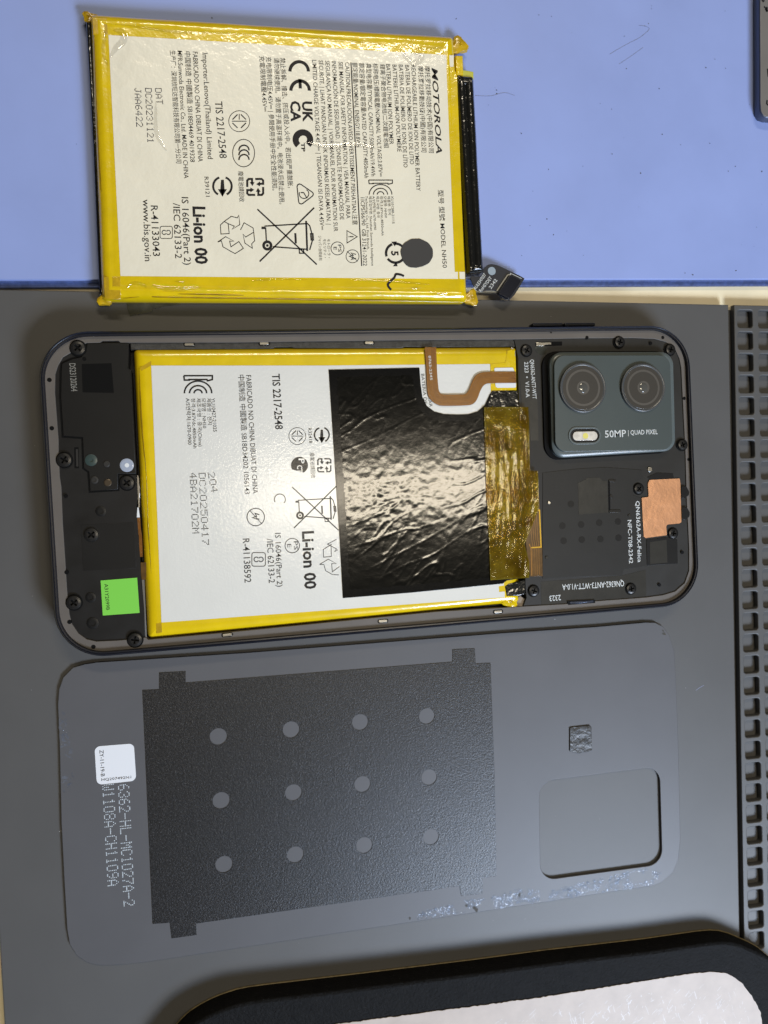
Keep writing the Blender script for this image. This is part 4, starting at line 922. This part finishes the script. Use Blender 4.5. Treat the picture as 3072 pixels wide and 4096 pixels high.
# turned lip along two sides of the opening
gp = (ZO((808, 437), (947, 430), (947, 292), (1167, 280), (1167, 375)) + ZQ((1297, 147), (1297, 72), (1432, 66), (1437, 158), (1527, 153), (1553, 900)) + ZR((1563, 460), (1478, 470), (1480, 565), (1350, 580), (1340, 520)) + ZP((1255, 1025), (1257, 1120), (1050, 1148), (1035, 1018), (893, 1028)))
DK = 3072/1659
hl = [(472, 1591), (629, 1576), (778, 1560), (922, 1547), (478, 1729), (634, 1712), (783, 1694), (927, 1679), (484, 1867), (638, 1846), (787, 1826), (931, 1808)]
slab('graphite_sheet', [PL(gp, ZCV+.1)]+[circle(P((a*DK, b*DK), ZCV+.1), 2.05, 26) for a, b in hl], ZCV+.005, ZCV+.13, M_graphite, CV, .03)
wl = slab('white_sticker', [round_poly(PL(ZO((410, 905), (737, 879), (757, 1188), (430, 1223)), ZCV+.08), 1.25, 6)], ZCV+.005, ZCV+.07, M_sticker, CV)
text('ZY-11-19-B', ZO(452, 935), ZO(464, 1155), 15, ZCV+.095, M_ink2, wl); text('HQ207492N1', ZO(468, 1190), ZO(715, 1168), 10.5, ZCV+.095, M_ink2, wl)
dot_text('6362-HL-MC1027A-2', ZO(602, 1222), ZP(650, 885), 45, ZCV+.03, M_dot, CV, dot=.5); dot_text('W1108A-CH1109A', ZO(472, 1222), ZP(517, 718), 46, ZCV+.03, M_dot, CV, dot=.5)
slab('conductive_pad', [PL(ZS((432, 795), (440, 788), (555, 775), (566, 785), (570, 930), (545, 940), (485, 952), (432, 935)), ZCV+.3)], ZCV+.005, ZCV+.35, M_pad, CV, .1)
def flakes(name, spots, z, m, parent, smin, smax):
    r = random.Random(5); V = []; F = []
    for (x, y) in spots:
        n = r.randint(5, 8); s = r.uniform(smin, smax); o = len(V); el = r.uniform(.35, 1); ro = r.uniform(0, 3.14)
        for k in range(n):
            a = 2*math.pi*k/n; q = s*r.uniform(.5, 1.1)
            X, Y = q*math.cos(a), q*el*math.sin(a)
            V.append((x+X*math.cos(ro)-Y*math.sin(ro), y+X*math.sin(ro)+Y*math.cos(ro), z+r.uniform(0, .06)))
        F.append(tuple(range(o, o+n)))
    o = mesh_part(name, V, F, m, parent); o['kind'] = 'stuff'; return o
def scatter(poly_px, n, z, seed, dens=None):
    r = random.Random(seed); q = PL(poly_px, z); xs = [a[0] for a in q]; ys = [a[1] for a in q]; out = []
    while len(out) < n:
        p = (r.uniform(min(xs), max(xs)), r.uniform(min(ys), max(ys)))
        if inside(p, q) and MN.noise(Vector((p[0]*.25, p[1]*.25, seed))) > -.16: out.append(p)
    return out
flakes('glue_residue', scatter(ZR((1020, 700), (1350, 610), (1659, 565), (1659, 640), (1040, 728)), 420, ZCV, 1)+scatter(ZT((0, 900), (100, 860), (300, 870), (900, 730), (1000, 760), (940, 835), (0, 980)), 800, ZCV, 2)
       +scatter(ZO((110, 600), (160, 620), (200, 850), (250, 1100), (180, 1330), (140, 1250)), 90, ZCV, 3), ZCV+.02, M_glue, CV, .12, .6)
flakes('glue_fleck', [P(q, ZCV) for q in (ZR(1435, 657), ZR(1040, 715), ZR(1382, 637), ZT(120, 895), ZS(1010, 190), ZS(1015, 210), ZR(1445, 662), ZR(1428, 650), ZT(118, 905))], ZCV+.05, M_speck, CV, .35, .8)

# ------------------------------------------------------------------ black foam block with a white panel
fo_px = ZU((60, 850), (130, 761), (200, 690), (300, 630), (400, 590), (500, 565), (700, 540), (1000, 505), (1659, 425)) + ZV((500, 385), (1000, 328), (1280, 288), (1400, 285), (1500, 320), (1600, 370), (1680, 440))
fw_ = PL(fo_px, .2)
lo = [(fw_[-1][0]+9, fw_[-1][1]-10), (fw_[-1][0]+16, -190), (fw_[0][0]-6, -190)]
blk_loop = smooth_path(fw_, 2)+lo
bkc = (50, -150)
FB = thing('foam_block', 'black foam block with rounded corners carrying a scuffed white panel', 'foam block', bkc)
slab('base_layer', [blk_loop], .03, .55, M_tan, FB, .1)
profile_solid('foam_body', inset(blk_loop, .18), [(0, .56), (0, 5.6), (.3, 6.1), (.9, 6.3)], M_foam, FB, smooth=60)
pn_px = ZU((700, 800), (960, 761), (1659, 670)) + ZV((500, 635), (1000, 555), (1250, 515), (1380, 505), (1450, 515), (1520, 560), (1580, 640), (1620, 720), (1630, 800))
pw = PL(pn_px, 6.5); jr = random.Random(3)
pe = []
for i in range(len(pw)-1):
    a, b = Vector(pw[i]), Vector(pw[i+1]); n = max(2, int((b-a).length/.7)); d = (b-a).normalized(); u = Vector((-d.y, d.x))
    for k in range(n): pe.append(tuple(a.lerp(b, k/n)+u*jr.uniform(-.12, .12)))
wpn = slab('white_panel', [pe+[(pw[-1][0]+2, -182), (pw[0][0]-4, -182)]], 6.25, 6.55, M_panel, FB)
I = Ink(6.572); jr = random.Random(11)
for k in range(260):
    x, y = jr.uniform(100, 1560), jr.uniform(590, 820); a = jr.choice((1.35, 1.2, -.7, 2.2))+jr.uniform(-.2, .2); l = jr.uniform(6, 50)
    if y < 735-.16*x+45: continue
    I.line([ZV(x, y), ZV(x+l*.5*math.cos(a)+jr.uniform(-3, 3), y+l*.5*math.sin(a)), ZV(x+l*math.cos(a), y+l*math.sin(a))], jr.uniform(.5, 1.3))
I.done('scratches', mat('bright_scratch', (.58, .54, .51), .35), wpn)

# ------------------------------------------------------------------ grey plate at the edge of the blue mat
pl_px = [ZF(1592, -80), ZF(1592, 200), ZF(1594, 600), ZF(1594, 880), ZF(1600, 955), ZF(1625, 995), ZF(1670, 1010), ZF(1900, 1030), ZF(1900, -80)]
plw = PL(pl_px, 3.0)
PT = thing('grey_plate', 'grey metal plate with a rounded corner and dark marks on the blue mat', 'plate', (sum(p[0] for p in plw)/len(plw), sum(p[1] for p in plw)/len(plw)))
slab('plate_body', [plw], .0, 2.6, M_plate_side, PT, .2)
slab('plate_top', [inset(plw, .05)], 2.61, 3.0, M_plate, PT, .12)
I = Ink(3.02)
for q in ([(1606, 0), (1618, 12), (1628, 2)], [(1625, 55), (1640, 72), (1655, 62)], [(1636, 75), (1648, 95), (1662, 90)], [(1652, 70), (1645, 100)], [(1655, 590), (1662, 660)], [(1652, 860), (1648, 890), (1660, 905)]): I.line([ZF(*p) for p in q], 7)
I.done('painted_marks', M_ink, PT)

# ------------------------------------------------------------------ dust, crumbs and hairs
rd = random.Random(21); sp_ = []
for q in (ZA(1135, 148), ZA(905, 82), ZA(12, 1195), ZB(1145, 118), ZB(1390, 555), ZB(1400, 570), ZE(195, 66), ZE(285, 42), ZE(1270, 38), ZE(1440, 312), ZE(1145, 340), ZE(1580, 15), ZF(657, 50), ZF(657, 75), ZF(723, 762), ZF(908, 1245), ZF(1160, 670), ZF(1378, 1430), ZF(1605, 1475), ZF(1290, 95), ZF(600, 225)):
    sp_.append(P(q))
for k in range(40): sp_.append(P((rd.uniform(1950, 3050), rd.uniform(20, 1100))))
du = flakes('dust_specks', sp_, .02, M_speck, None, .06, .28); du['label'] = 'tiny dark dust specks scattered over the blue mat'
I = Ink(.03)
for q in ([(300, 465), (400, 405), (480, 362), (560, 320), (640, 248), (590, 222), (550, 218)], [(380, 550), (470, 490), (585, 408)]): I.line(smooth_path([ZF(*p) for p in q], 3), 1.3)
I.line(smooth_path([ZB(*p) for p in ((1265, 603), (1360, 606), (1450, 585), (1515, 603))], 3), 1.5)
I.line([ZS(1212, 560), ZS(1235, 543), ZS(1262, 528)], 2.2)
h = I.done('loose_hairs', mat('pale_hair', (.20, .22, .32), .5), None); h['kind'] = 'stuff'; h['label'] = 'fine loose hairs and scratches lying on the mats'
fl2 = flakes('lint_specks', [P((rd.uniform(60, 2850), rd.uniform(1240, 3800))) for k in range(60)]+[P(ZS(500, 690)), P(ZT(155, 1045))], .02, mat('pale_lint', (.5, .5, .5), .6), None, .05, .14); fl2['label'] = 'pale lint specks sprinkled over the grey work mat'
bpy.data.objects.remove(_to); bpy.data.curves.remove(_tc)
